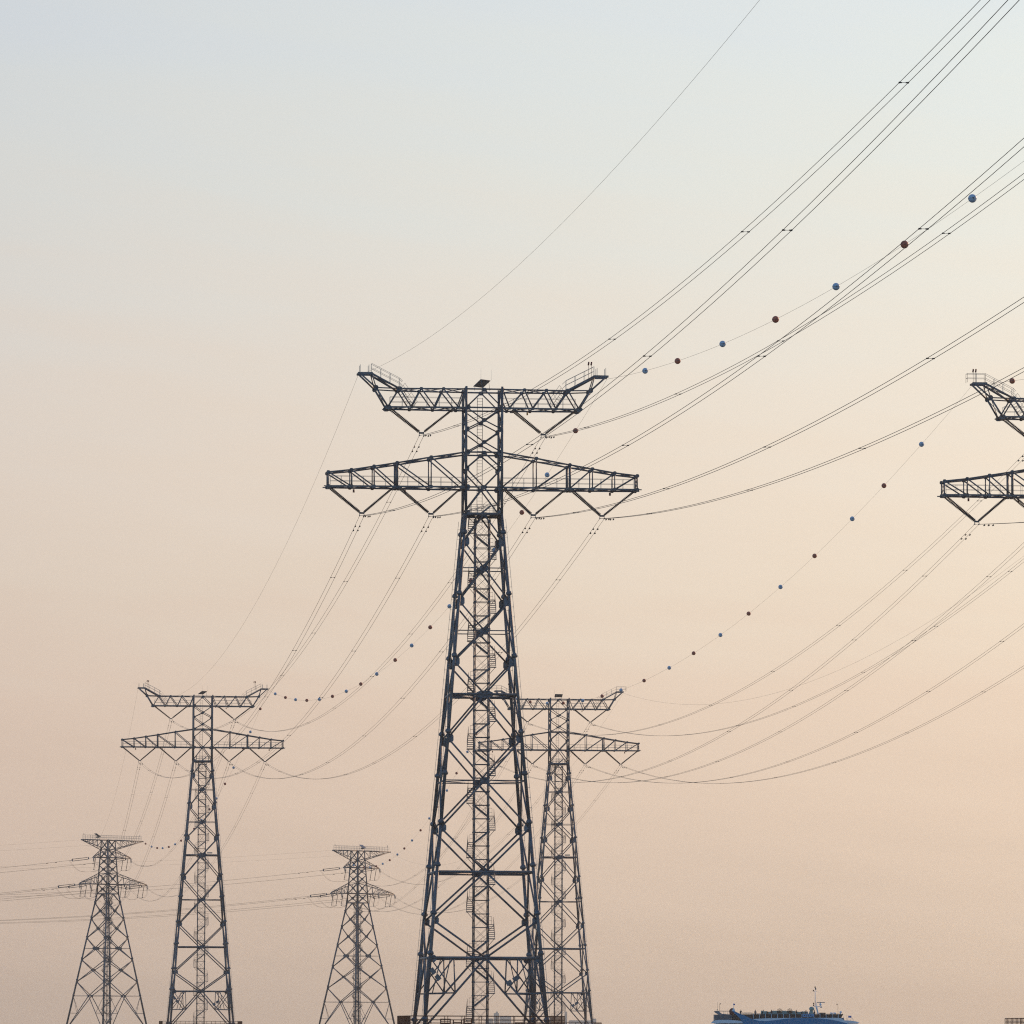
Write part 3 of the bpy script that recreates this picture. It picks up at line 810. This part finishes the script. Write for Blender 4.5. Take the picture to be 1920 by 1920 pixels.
for k in ('A4', 'B3'):
    dz = TW[k + '_z']
    for ph, (x, z) in ATT.items():
        P = at(k, x, 0, z + dz); src = yoke(SRC[k], ph)
        inn = src - P
        nm = '%s arm of %s' % (SPN[ph], TSHORT[k])
        O = tension_set('long double strain string pointing left at %s' % nm, P + OUT * .1, OUT, .115)
        I = tension_set('strain string seen end on at %s' % nm, P + Vector((inn.x, inn.y, 0)).normalized() * .1, inn, .13)
        bundle('twin wire between %s and %s, %s position' % (TSHORT[SRC[k]], TSHORT[k], SPN[ph]), src, I, FARS[k][ph], [.08, .19, .3, .4, .52, .63, .74, .85, .94], (9, 13))
        E = O + OUT * 440; bundle('twin wire to the left edge from %s' % nm, O, E, 12.5, [.12, .27, .41, .56, .7, .84], (6, 10))
        # jumper loop under the arm
        sx = 1 if x > 0 else -1
        J = [at(k, x - sx * q, 0, z + dz - 5.2) for q in (1.4, 4.2)]
        for n_, q in zip(('outer', 'inner'), (1.4, 4.2)):
            top = at(k, x - sx * q, 0, z + dz + .1); bot = at(k, x - sx * q, 0, z + dz - 5.0) - Vector((.8, 0, 0))
            t = thing('jumper_insulator', '%s hanging jumper string below %s' % (n_, nm), 'insulator', top, 0, 'jumper strings of the pyramid towers')
            obj('insulator_string', string_mesh((0, 0, 0), bot - top, .16, .2, .3), t)
            w = MB(); w.box(bot - top - Vector((0, 0, .15)), (.5, .5, .35)); w.build('weight', 'plate', t)
        ctrl = [O, O.lerp(J[1], .3) - Vector((0, 0, 3.2)), O.lerp(J[1], .7) - Vector((0, 0, 2.2)), J[1] - Vector((.8, 0, .25)), J[0] - Vector((.8, 0, .25)), J[0].lerp(I, .55) - Vector((0, 0, 1.6)), I]
        pts = []
        for a in range(len(ctrl) - 1):
            p0, p1, p2, p3 = ctrl[max(0, a - 1)], ctrl[a], ctrl[a + 1], ctrl[min(len(ctrl) - 1, a + 2)]
            for q in range(8):
                u = q / 8; pts.append(.5 * ((2 * p1) + (p2 - p0) * u + (2 * p0 - 5 * p1 + 4 * p2 - p3) * u * u + (3 * p1 - p0 - 3 * p2 + p3) * u ** 3))
        pts.append(ctrl[-1])
        jw = MB()
        for yy in (-.25, .25): jw.path([p - O + Vector((yy, 0, 0)) for p in pts], .028)
        o = jw.build('jumper_wire', 'wire'); o.location = O; tag(o, 'drooping jumper loop below %s' % nm, 'jumper wire', HW)
z4 = 91.4
gA = [at('A4', -15.3, 0, z4), at('A4', 20.0, 0, z4)]; gB = [at('B3', -15.3, 0, z4 - 2), at('B3', 20.0, 0, z4 - 2)]
A34 = (horn('A3', 1), gA[1], 19.0); B23 = (horn('B2', -1), gB[0], 26.0)
single('ball-carrying ground wire between left two-armed tower and far-left tower', *A34)
single('ball-carrying ground wire between half-hidden tower and small middle tower', *B23)
single('bare thin ground wire between left two-armed tower and far-left tower', horn('A3', -1), gA[0], 19.0)
single('bare thin ground wire between half-hidden tower and small middle tower', horn('B2', 1), gB[1], 24.0)
for k, g in (('A4', gA), ('B3', gB)):
    for P, n_ in zip(g, ('left', 'right')): single('faint ground wire leaving the %s tip of the %s toward the left edge' % (n_, TSHORT[k]), P, P + OUT * 440, 8.0)

# ------------------------------------------------------------------ marker balls
def ball_mesh(mt):
    m = MB(); m.sphere((0, 0, 0), .45, 20, 12)
    return m.mesh('marker_ball', mt)
def collar_mesh():
    m = MB(); m.tube((-.5, 0, 0), (.5, 0, 0), .075, n=8); return m.mesh('clamp', 'insul')
def band_mesh():
    m = MB(); prof = [(-.02, .435), (-.02, .464), (.02, .464), (.02, .435)]
    m.lathe((0, 0, 0), (0, 0, 1), prof, 20); return m.mesh('seam_band', 'plate')
BALL = {'white': ball_mesh('ball_white'), 'red': ball_mesh('ball_red')}; CLAMP = collar_mesh(); SEAM = band_mesh()
ORD = ['first', 'second', 'third', 'fourth', 'fifth', 'sixth', 'seventh', 'eighth', 'ninth', 'tenth', 'eleventh', 'twelfth', 'thirteenth', 'fourteenth', 'fifteenth', 'sixteenth', 'seventeenth', 'eighteenth']
def balls(wire, ts, first, desc):
    P, Q, s = wire; d = Q - P; c = first
    for i, t in enumerate(ts):
        o = obj('marker_ball', BALL[c], None, on_wire(P, Q, s, t), math.atan2(d.y, d.x))
        obj('clamp', CLAMP, o); obj('seam_band', SEAM, o)
        tag(o, '%s marker ball, %s %s' % ({'white': 'pale blue', 'red': 'dark red'}[c], ORD[i], desc), 'marker ball', 'aviation marker balls on the ground wires')
        c = 'red' if c == 'white' else 'white'
balls(NR, [d / 823 for d in (52, 92, 142, 194, 246, 297, 341)], 'white', 'from tallest tower toward the right edge')
balls(BR, [36.6 / 823], 'red', 'and only one right of the right-edge tower horn')
balls(AR, [.0503, .0998, .148, .2045, .2575, .3098, .3603, .4123, .4622, .5218, .5777, .6315, .6867, .742, .7988, .8525, .904, .9583], 'red', 'from tallest tower toward left two-armed tower')
balls(BL, [.058, .1055, .1487, .2043, .259, .3145, .3675, .4218, .4748, .5335, .5913, .6418, .6967, .7562, .8075, .866, .918], 'white', 'from right-edge tower toward half-hidden tower')
balls(A34, [.0418, .0988, .1433, .2035, .2605, .3202, .3715, .431, .491, .547, .6033, .6575, .7177, .7795, .8355, .895, .9637], 'red', 'from left two-armed tower toward far-left tower')
balls(B23, [.0795, .1193, .1715, .2193, .2705, .3125, .3618, .4118, .459, .5028, .5535, .601, .6478, .6927, .7432, .8193], 'red', 'from half-hidden tower toward small middle tower')
# ------------------------------------------------------------------ SHIP
# far shore in the haze
m = MB(); m.box((0, 14500, 1.0), (24000, 5000, 4.0)); tag(m.build('far_shore', 'shore'), kind='structure')
def far_building(px0, px1, ytop, label, steps=()):
    k = 12000 / FOC; x0, x1 = (px0 - 960) * k, (px1 - 960) * k; z1 = 8 + (1929.2 - ytop) * k; w = x1 - x0
    t = thing('far_building', label, 'building', ((x0 + x1) / 2, 12010, 3.0), 0, 'hazy buildings on the far shore')
    b = MB(); b.box((0, 8, (z1 - 3) / 2), (w, 16, z1 - 3)); b.build('wall', 'city', t)
    r = MB(); r.box((0, 8, z1 - 3 + .5), (w * .94, 15, 1.0))
    for a, c, h in steps: r.box((a * w, 8, z1 - 3 + 1 + h / 2), (c * w, 10, h))
    r.build('roof', 'city', t)
    n = max(2, int((z1 - 5) / 3.4))
    v = MB()
    for i in range(n): v.box((0, -.05, 2.2 + i * 3.4), (w * .9, .3, 1.3))
    v.build('window_rows', 'city_window', t)
far_building(929, 939, 1901, 'faint stepped hotel block behind the right legs of the tallest tower', ((.1, .4, 3),))
far_building(940, 962, 1907.5, 'faint lower block joined to the right of the stepped hotel')
far_building(914, 928, 1911, 'faint lowest block left of the stepped hotel')
far_building(1061.5, 1066.5, 1899, 'faint slim tower block right of the pier platform', ((0, .5, 2),))
far_building(1069, 1112, 1914, 'faint wide low block right of the slim tower block')
far_building(1113, 1121, 1910.5, 'faint small block at the right end of the hazy skyline')
# crates on the pier deck
for i, (u, w, h) in enumerate(((-6.4, 1.5, 1.1), (-4.5, 1.3, .95), (-2.9, 1.2, 1.15))):
    t = thing('steel_crate', ('rust brown open crate on the pier deck, left one of three', 'rust brown open crate on the pier deck, middle of three', 'rust brown open crate on the pier deck beside the stair')[i], 'crate', at('A2', u, -9.5, 8.4), R(5.8), 'crates on the pier deck')
    m = MB(); m.box((0, 0, h * .2), (w, 1.0, h * .35)); m.build('tray', 'rail', t)
    m = MB()
    for sx in (-1, 1):
        for sy in (-1, 1): m.tube((sx * w / 2, sy * .5, 0), (sx * w / 2, sy * .5, h), .06, n=4)
    for z in (.62 * h, h):
        for sy in (-1, 1): m.tube((-w / 2, sy * .5, z), (w / 2, sy * .5, z), .05, n=4)
        for sx in (-1, 1): m.tube((sx * w / 2, -.5, z), (sx * w / 2, .5, z), .05, n=4)
    m.build('frame', 'rail', t)

# ------------------------------------------------------------------ ferry (broadside, bow to the right)
M['ferry_white'] = mat('ferry_white_paint', (.80, .84, .87), .35, 0, noise=.12, scale=.6)
M['ferry_blue'] = mat('ferry_blue_paint', (.002, .20, .38), .35, 0, noise=.2, scale=.4)
M['glass'] = mat('tinted_cabin_glass', (.02, .022, .026), .12, 0, noise=.3)
M['screen'] = mat('dark_rail_screen', (.06, .042, .036), .7, 0, noise=.4, scale=1.5)
M['tarp'] = mat('grey_rail_tarp', (.15, .15, .155), .7, 0, scale=1.2, color2=(.24, .24, .245))
M['seat'] = mat('pale_green_cover', (.30, .38, .33), .7, 0, noise=.25, scale=1.4)
M['deck_grey'] = mat('grey_deck_paint', (.25, .26, .27), .7, 0, noise=.2)
M['dark_red'] = mat('dark_red_cover', (.13, .04, .035), .6, 0, noise=.4, scale=2)
M['wood'] = mat('varnished_brown_wood', (.16, .085, .045), .5, 0, noise=.5, scale=4)
M['flag_blue'] = mat('blue_flag_cloth', (.10, .2, .48), .8, 0, noise=.4, scale=3)
M['skin'] = mat('skin', (.42, .25, .17), .6); M['hair'] = mat('black_hair', (.012, .01, .01), .5)
M['cloth_dark'] = mat('dark_clothes', (.03, .03, .035), .8, 0, noise=.5, scale=3)
M['cloth_grey'] = mat('grey_clothes', (.09, .09, .1), .8, 0, noise=.4, scale=3)
SX, SY = (1475 - 960) * 1400 / FOC, 1400.0
ferry = thing('ferry', 'blue and white passenger ferry with an open top deck, bow to the right', 'boat', (SX, SY, 0))
def fx(X): return X * .02067 - 19.22
def fz(Y): return 20.5 - Y * .02067
def side(mb, pts, y, th): mb.plate((0, y, 0), [(fx(a), fz(b)) for a, b in pts], (1, 0, 0), (0, 0, 1), th)
BM = 5.0
def beam_at(x): return BM if x < 9 else max(.25, BM * (1 - ((x - 9) / 14.5) ** 2) ** .5) if x < 23.4 else .25
# hull as a loft
m = MB(); xs = [-20.5 + 44 * i / 30 for i in range(31)]; zs = [(-1.2, .72), (.2, .86), (1.6, .95), (3.4, 1.0), (4.2, 1.0)]; rows = []
for x in xs:
    r = []
    for sgn in (-1, 1):
        for z, k in (zs if sgn < 0 else reversed(zs)): r.append(Vector((x - (.9 - z * .22 if x > 20 else 0), sgn * beam_at(x) * k, z)))
    rows.append(r)
for r in rows: m.v += r
n = len(rows[0])
for i in range(30):
    for k in range(n): m.f.append((i * n + k, (i + 1) * n + k, (i + 1) * n + (k + 1) % n, i * n + (k + 1) % n)); m.sm.append(False)
m.f.append(tuple(range(n))); m.f.append(tuple(30 * n + k for k in reversed(range(n)))); m.sm += [False, False]
hull = m.build('hull', 'ferry_white', ferry)
m = MB(); m.box((-2, 0, 2.6), (33, 2 * BM + .12, .5)); m.build('hull_stripe', 'ferry_blue', hull)
def cabin(name, x0, x1, z0, z1, hb, win):
    m = MB(); m.box(((x0 + x1) / 2, 0, (z0 + z1) / 2), (x1 - x0, 2 * hb, z1 - z0)); c = m.build(name, 'ferry_white', ferry)
    for sy in (-1, 1):
        w = MB(); w.box(((x0 + x1) / 2, sy * (hb + .01), (win[0] + win[1]) / 2), ((x1 - x0) * .95, .06, win[1] - win[0])); g = w.build('window_band', 'glass', c)
        d = MB()
        nx = int((x1 - x0) / 2)
        for i in range(nx): d.box((x0 + (i + .5) * (x1 - x0) / nx, sy * (hb + .03), (win[0] + win[1]) / 2), (.12, .06, win[1] - win[0]))
        d.build('window_mullions', 'ferry_white', g)
    return c
cabin('lower_cabin', -17.5, 14.5, 4.2, 6.9, 4.7, (5.0, 6.3))
cabin('upper_cabin', -16.4, 13.6, 6.9, 10.0, 4.8, (7.9, 9.5))
m = MB(); m.box((-1.6, 0, 10.4), (29.6, 9.6, .8)); m.build('top_deck', 'deck_grey', ferry)
for sy in (-1, 1):
    f = MB(); side(f, [(545, 486), (700, 478), (1000, 473), (1500, 470), (1535, 474), (1572, 500), (1625, 540), (440, 540), (470, 500)], sy * 5.0, .16); fa = f.build('side_fascia', 'ferry_white', ferry)
    f = MB(); side(f, [(318, 397), (352, 402), (400, 425), (450, 445), (500, 468), (560, 492), (620, 506), (700, 508), (760, 502), (820, 494), (900, 484), (1000, 476), (1100, 473.5),
                       (1250, 475), (1350, 481), (1450, 495), (1530, 512), (1600, 530), (1618, 548), (448, 548), (430, 512), (395, 470), (355, 430)], sy * 5.14, .1)
    f.build('blue_swoosh', 'ferry_blue', fa)
    f = MB(); side(f, [(130, 500), (250, 497), (330, 500), (400, 506), (470, 535), (95, 535)], sy * 5.0, .25); f.build('stern_roof_edge', 'ferry_white', ferry)
    # grey rail tarp in folds at the stern
    f = MB()
    pts = [Vector((fx(130 + 185 * i / 46), sy * (5.0 + .045 * math.sin(i * 1.9) + .03 * math.sin(i * .7)), 0)) for i in range(47)]
    for a, b in zip(pts, pts[1:]):
        i0 = len(f.v)
        for p, z in ((a, fz(500)), (b, fz(500)), (b, fz(439)), (a, fz(439))): f.v.append(Vector((p.x, p.y, z)))
        f.f.append((i0, i0 + 1, i0 + 2, i0 + 3)); f.sm.append(False)
    f.build('rail_tarp', 'tarp', ferry)
    f = MB(); side(f, [(316, 440), (360, 432), (430, 434), (545, 434), (545, 486), (470, 496), (400, 500), (316, 498)], sy * 4.9, .08); f.build('rail_screen', 'screen', ferry)
    X = 555
    f = MB(); side(f, [(545, 432), (1500, 431), (1562, 429), (1535, 472), (1500, 471), (1000, 474), (700, 479), (545, 487)], sy * 4.9, .06); sc_ = f.build('rail_screen', 'screen', ferry)
    while X < 1520:
        p = MB(); p.box((fx(X), sy * 5.0, (fz(428) + fz(480)) / 2), (.1, .1, fz(428) - fz(480))); p.build('rail_post', 'ferry_white', sc_); X += 67.8
    p = MB(); p.tube((fx(430), sy * 4.95, fz(426)), (fx(1555), sy * 4.95, fz(426)), .045); p.tube((fx(450), sy * 4.95, fz(416)), (fx(550), sy * 4.95, fz(416)), .03)
    p.build('top_rail', 'pale_steel', ferry)
    p = MB(); p.tube((fx(135), sy * 4.6, fz(400)), (fx(330), sy * 4.6, fz(398)), .06)
    for q in (178, 240, 285): p.tube((fx(q), sy * 4.6, fz(400)), (fx(q), sy * 4.6, fz(440)), .035)
    p.build('stern_rail', 'pale_steel', ferry)
    p = MB(); side(p, [(134, 402), (170, 402), (205, 430), (295, 436), (295, 444), (190, 442), (140, 414)], sy * 4.75, .3); p.build('stern_bracket', 'deck_grey', ferry)
f = MB(); f.box((fx(130) - .02, 0, (fz(439) + fz(500)) / 2), (.06, 9.9, fz(439) - fz(500))); f.build('stern_tarp', 'tarp', ferry)
# sign board with dark markings
b = MB(); side(b, [(1105, 429), (1235, 429), (1235, 462), (1105, 462)], -5.12, .08); sg = b.build('sign_board', 'ferry_blue', ferry)
M['sign'] = mat('pale_blue_board', (.16, .36, .58), .5, 0, noise=.15); sg.data.materials[0] = M['sign']
g = MB(); rr = random.Random(3)
for i in range(5):
    cx = 1130 + i * 20
    for q in range(3): g.box((fx(cx + rr.uniform(-6, 6)), -5.19, fz(445 + rr.uniform(-8, 8))), (rr.uniform(.1, .26), .03, rr.uniform(.05, .09)))
    g.box((fx(cx), -5.19, fz(445)), (.06, .03, .34))
g.build('sign_markings', 'screen', sg)
# seats under pale green covers, two ship's wheels
for X0, w, h in ((690, 36, 26), (735, 30, 22), (800, 34, 30), (850, 22, 30), (905, 34, 30), (960, 26, 31), (1005, 26, 28), (1075, 34, 22), (1120, 26, 25), (1160, 12, 24), (655, 10, 30)):
    s_ = MB(); zz = 10.8; hh = fz(430 - h * 1.3) - zz
    prof = [(-.5, 0), (-.5, .72), (-.42, .92), (-.25, 1), (0, .95), (.25, 1), (.42, .92), (.5, .72), (.5, 0)]
    s_.plate((fx(X0), -2.6, zz), [(a * 2 * w * .02067 * 1.05, c * hh) for a, c in reversed(prof)], (1, 0, 0), (0, 0, 1), 1.1); s_.build('covered_seat', 'seat', ferry)
for X0 in (853, 967):
    w = MB(); c = Vector((fx(X0), -3.3, fz(395)))
    ring = [c + Vector((math.cos(i * math.pi / 10) * .48, 0, math.sin(i * math.pi / 10) * .48)) for i in range(21)]
    w.path(ring, .06, 6)
    for i in range(8):
        a = i * math.pi / 4 + .2; w.tube(c, c + Vector((math.cos(a) * .68, 0, math.sin(a) * .68)), .035)
    w.tube(c - Vector((0, .1, 0)), c + Vector((0, .1, 0)), .13, n=8); w.box(c - Vector((0, -.12, .75)), (.34, .14, 1.5)); w.build('helm_wheel', 'wood', ferry)
# radome, mast, radar
d = MB(); d.sphere((fx(1217), -1, fz(370)), .62, 18, 12, .8); rd = d.build('radome', 'seat', ferry)
d = MB(); d.lathe((fx(1212), -1, 10.8), (fx(1212), -1, 12.6), [(0, .75), (.7, .72), (1.2, .5), (1.75, .34)], 12); d.build('radome_base', 'seat', rd)
d = MB()
for y in (-.35, .35): d.bar((fx(1305), y, 10.8), (fx(1272), y * .6, fz(346)), .3, .34)
d.box((fx(1292), 0, fz(346)), (1.7, .7, .14)); d.tube((fx(1258), 0, fz(346)), (fx(1259), 0, fz(135)), .1, .06, 8)
d.tube((fx(1238), 0, fz(168)), (fx(1258), 0, fz(182)), .035); d.tube((fx(1280), 0, fz(172)), (fx(1258), 0, fz(184)), .03); d.tube((fx(1247), 0, fz(135)), (fx(1247), 0, fz(100)), .015)
d.tube((fx(1240), 0, fz(335)), (fx(1262), 0, fz(346)), .04); d.tube((fx(1274), 0, fz(346)), (fx(1276), 0, fz(302)), .07)
mast = d.build('mast', 'ferry_white', ferry)
for X, Y in ((1258, 128), (1265, 146), (1238, 165), (1240, 310), (1240, 331)):
    l = MB(); l.tube((fx(X), -.05, fz(Y + 8)), (fx(X), -.05, fz(Y - 8)), .12, n=8); l.tube((fx(X), -.05, fz(Y + 10)), (fx(X), -.05, fz(Y + 6)), .15, n=8); l.build('mast_lamp', 'cloth_dark', mast)
l = MB(); l.box((fx(1322), 0, fz(298)), (1.85, .2, .16)); l.build('radar_scanner', 'deck_grey', mast)
l = MB(); l.sphere((fx(1318), 0, fz(321)), .29, 14, 10, 1.1); l.tube((fx(1318), 0, fz(340)), (fx(1318), 0, fz(298)), .1); l.build('radar_pedestal', 'ferry_white', mast)
l = MB(); l.box((fx(1325), -.1, fz(352)), (.4, .3, .22)); l.tube((fx(1315), -.1, fz(345)), (fx(1335), -.1, fz(352)), .05); l.build('floodlight', 'deck_grey', mast)
l = MB(); l.box((fx(1332), -3, fz(420)), (1.45, .8, .3)); l.box((fx(1332), -3, (10.8 + fz(427)) / 2), (1.2, .7, fz(427) - 10.8)); l.build('deck_locker', 'screen', ferry)
for X, sx in ((178, .22), (1503, -.2)):
    l = MB(); l.tube((fx(X), -4, 10.8), (fx(X), -4, fz(326)), .03); l.tube((fx(X), -4, fz(326)), (fx(X) + sx, -4, fz(319)), .03); l.box((fx(X) + sx, -4, fz(319)), (.26, .2, .2)); l.build('deck_lamp', 'screen', ferry)
l = MB(); l.tube((fx(158), -3.6, 10.8), (fx(158), -3.6, fz(296)), .02); l.tube((fx(154), -3.6, fz(392)), (fx(154), -3.6, fz(375)), .06); l.build('whip_antenna', 'screen', ferry)
l = MB(); l.sphere((fx(1538), -2.5, fz(406)), .31, 14, 8, .75); l.tube((fx(1538), -2.5, 10.8), (fx(1538), -2.5, fz(410)), .2, n=10); l.build('small_dome', 'ferry_white', ferry)
for X in (1432, 1468):
    l = MB(); l.tube((fx(X - 14), -3.5, fz(421)), (fx(X + 14), -3.5, fz(421)), .22, n=12); l.box((fx(X), -3.5, 10.95), (.5, .5, .5)); l.build('life_raft_canister', 'ferry_white', ferry)
l = MB(); l.lathe((fx(320), -3.8, fz(402)), (fx(320), -3.8, fz(360)), [(-1.2, .45), (0, .66), (.25, .63), (.5, .48), (.68, .25), (.76, .05)], 16); l.build('covered_capstan', 'dark_red', ferry)
l = MB(); side(l, [(316, 402), (330, 368), (342, 368), (354, 402)], -4.9, .2); l.tube((fx(335), -4.9, fz(385)), (fx(333), -4.9, fz(300)), .05, .025); jf = l.build('flagstaff', 'ferry_white', ferry)
def flag(X, Y, w, h, par):
    f = MB(); n_ = 8
    for i in range(n_):
        for (q, z) in ((i, -h / 2), (i + 1, -h / 2), (i + 1, h / 2), (i, h / 2)):
            f.v.append(Vector((fx(X) + w * q / n_, -4.9 + .06 * math.sin(q * 1.3), fz(Y) + z - .04 * q / n_)))
        k = i * 4; f.f.append((k, k + 1, k + 2, k + 3)); f.sm.append(True)
    return f.build('flag', 'flag_blue', par)
flag(330, 324, .42, .36, jf)
# wheelhouse roof forward
l = MB()
roof = [(1500, 500), (1560, 497), (1640, 500), (1700, 508), (1748, 519), (1720, 527), (1600, 530), (1500, 530)]
l.plate((0, 0, 0), [(fx(a), fz(b)) for a, b in roof], (1, 0, 0), (0, 0, 1), 7.6); wr = l.build('wheelhouse_roof', 'ferry_white', ferry)
l = MB(); l.box((14.9, 0, 8.2), (3.4, 7.0, 2.7)); wh = l.build('wheelhouse', 'ferry_white', ferry)
l = MB(); l.box((14.95, 0, 8.5), (3.42, 7.06, 1.0)); l.build('window_band', 'glass', wh)
l = MB(); l.tube((fx(1628), -3.2, fz(503)), (fx(1628), -3.2, fz(440)), .04); fs = l.build('flagstaff', 'ferry_white', ferry); fl_ = flag(1620, 456, .75, .45, fs); fl_.location = (0, 1.7, 0)
for X, Y in ((1570, 452), (1607, 440), (1665, 472)):
    l = MB(); l.tube((fx(X), -2.5, fz(502)), (fx(X), -2.5, fz(Y)), .025); l.tube((fx(X), -2.5, fz(486)), (fx(X), -2.5, fz(474)), .08, n=8); l.build('antenna', 'deck_grey', wr)
for q in range(4):
    p = MB(); zz = (10.9, 11.4); p.tube((fx(1575 + q * 34), -3.7, fz(500)), (fx(1575 + q * 34), -3.7, fz(483)), .025); p.build('roof_stanchion', 'pale_steel', wr)
# passengers on the top deck
def person_mesh(lean, arm):
    """one continuous body grown from a skeleton; feet at z = 0, facing -y"""
    me = bpy.data.meshes.new('person'); bm = bmesh.new(); sk = bm.verts.layers.skin.verify(); V = {}
    def v(k, co, r, par=None):
        q = bm.verts.new(co); q[sk].radius = (r, r * .85); V[k] = q
        if par: bm.edges.new((V[par], q))
    l = lean
    v('hip', (0, 0, .92), .15); V['hip'][sk].use_root = True
    v('waist', (0, -.02 - l * .3, 1.1), .14, 'hip'); v('chest', (0, -.03 - l * .7, 1.32), .165, 'waist'); v('neck', (0, -.04 - l, 1.48), .06, 'chest')
    v('jaw', (0, -.06 - l, 1.56), .085, 'neck'); v('head', (0, -.05 - l, 1.66), .1, 'jaw'); v('crown', (0, -.045 - l, 1.73), .06, 'head')
    for sx, n_ in ((-1, 'a'), (1, 'b')):
        v('s' + n_, (sx * .19, -.03 - l * .8, 1.4), .065, 'chest'); v('e' + n_, (sx * .27, .02 - l * .8 - arm * .1, 1.13), .048, 's' + n_); v('w' + n_, (sx * .24, -.1 - l - arm * .25, .95 + arm * .18), .036, 'e' + n_); v('h' + n_, (sx * .23, -.16 - l - arm * .28, .9 + arm * .18), .04, 'w' + n_)
        v('t' + n_, (sx * .1, 0, .86), .1, 'hip'); v('k' + n_, (sx * .11, -.02, .48), .07, 't' + n_); v('f' + n_, (sx * .12, .02, .09), .05, 'k' + n_); v('o' + n_, (sx * .13, -.13, .04), .04, 'f' + n_)
    bm.to_mesh(me); bm.free()
    o = bpy.data.objects.new('person', me); COL.objects.link(o); o.modifiers.new('skin', 'SKIN'); sb = o.modifiers.new('sub', 'SUBSURF'); sb.levels = 1; sb.render_levels = 1
    dg = bpy.context.evaluated_depsgraph_get(); out = bpy.data.meshes.new_from_object(o.evaluated_get(dg)); bpy.data.objects.remove(o); out.name = 'person_body'
    out.materials.clear()
    return out
BODY = [person_mesh(0, 0), person_mesh(.12, 1)]
def parts_for(mi, cloth):
    me = BODY[mi].copy(); 
    for k in (cloth, 'skin'): me.materials.append(M[k])
    for p in me.polygons:
        c = p.center; p.material_index = 1 if c.z > 1.5 or (abs(c.x) > .19 and c.z < 1.0 and c.z > .8) else 0
        p.use_smooth = True
    return me
hm_ = MB(); hm_.sphere((0, -.035, 1.69), .112, 12, 8, 1.05); HAIR = hm_.mesh('hair', 'hair')
for X, mi, cl, y, rz, lab in ((415, 1, 'cloth_dark', -4.4, .3, 'person in dark clothes leaning at the rail beside the tall blue fin'), (580, 0, 'cloth_grey', -4.2, -.4, 'person standing alone between the fin and the green seats'),
                             (672, 0, 'cloth_dark', -1.7, .8, 'person behind the leftmost pale green seat'), (760, 1, 'cloth_dark', -4.2, .1, 'person in dark clothes left of the first helm wheel'),
                             (1038, 1, 'cloth_dark', -4.2, -.2, 'person in dark clothes right of the second helm wheel'), (1142, 1, 'cloth_grey', -4.2, .4, 'person at the rail above the pale blue sign board'),
                             (1240, 0, 'cloth_dark', -4.1, -.9, 'person in dark clothes standing right of the pale radome')):
    o = tag(obj('person', parts_for(mi, cl), None, (SX + fx(X), SY + y, 10.8), rz), lab, 'person', 'passengers on the ferry top deck')
    hr = obj('hair', HAIR, o)
    if mi == 1: hr.location = (0, -.12, 0)
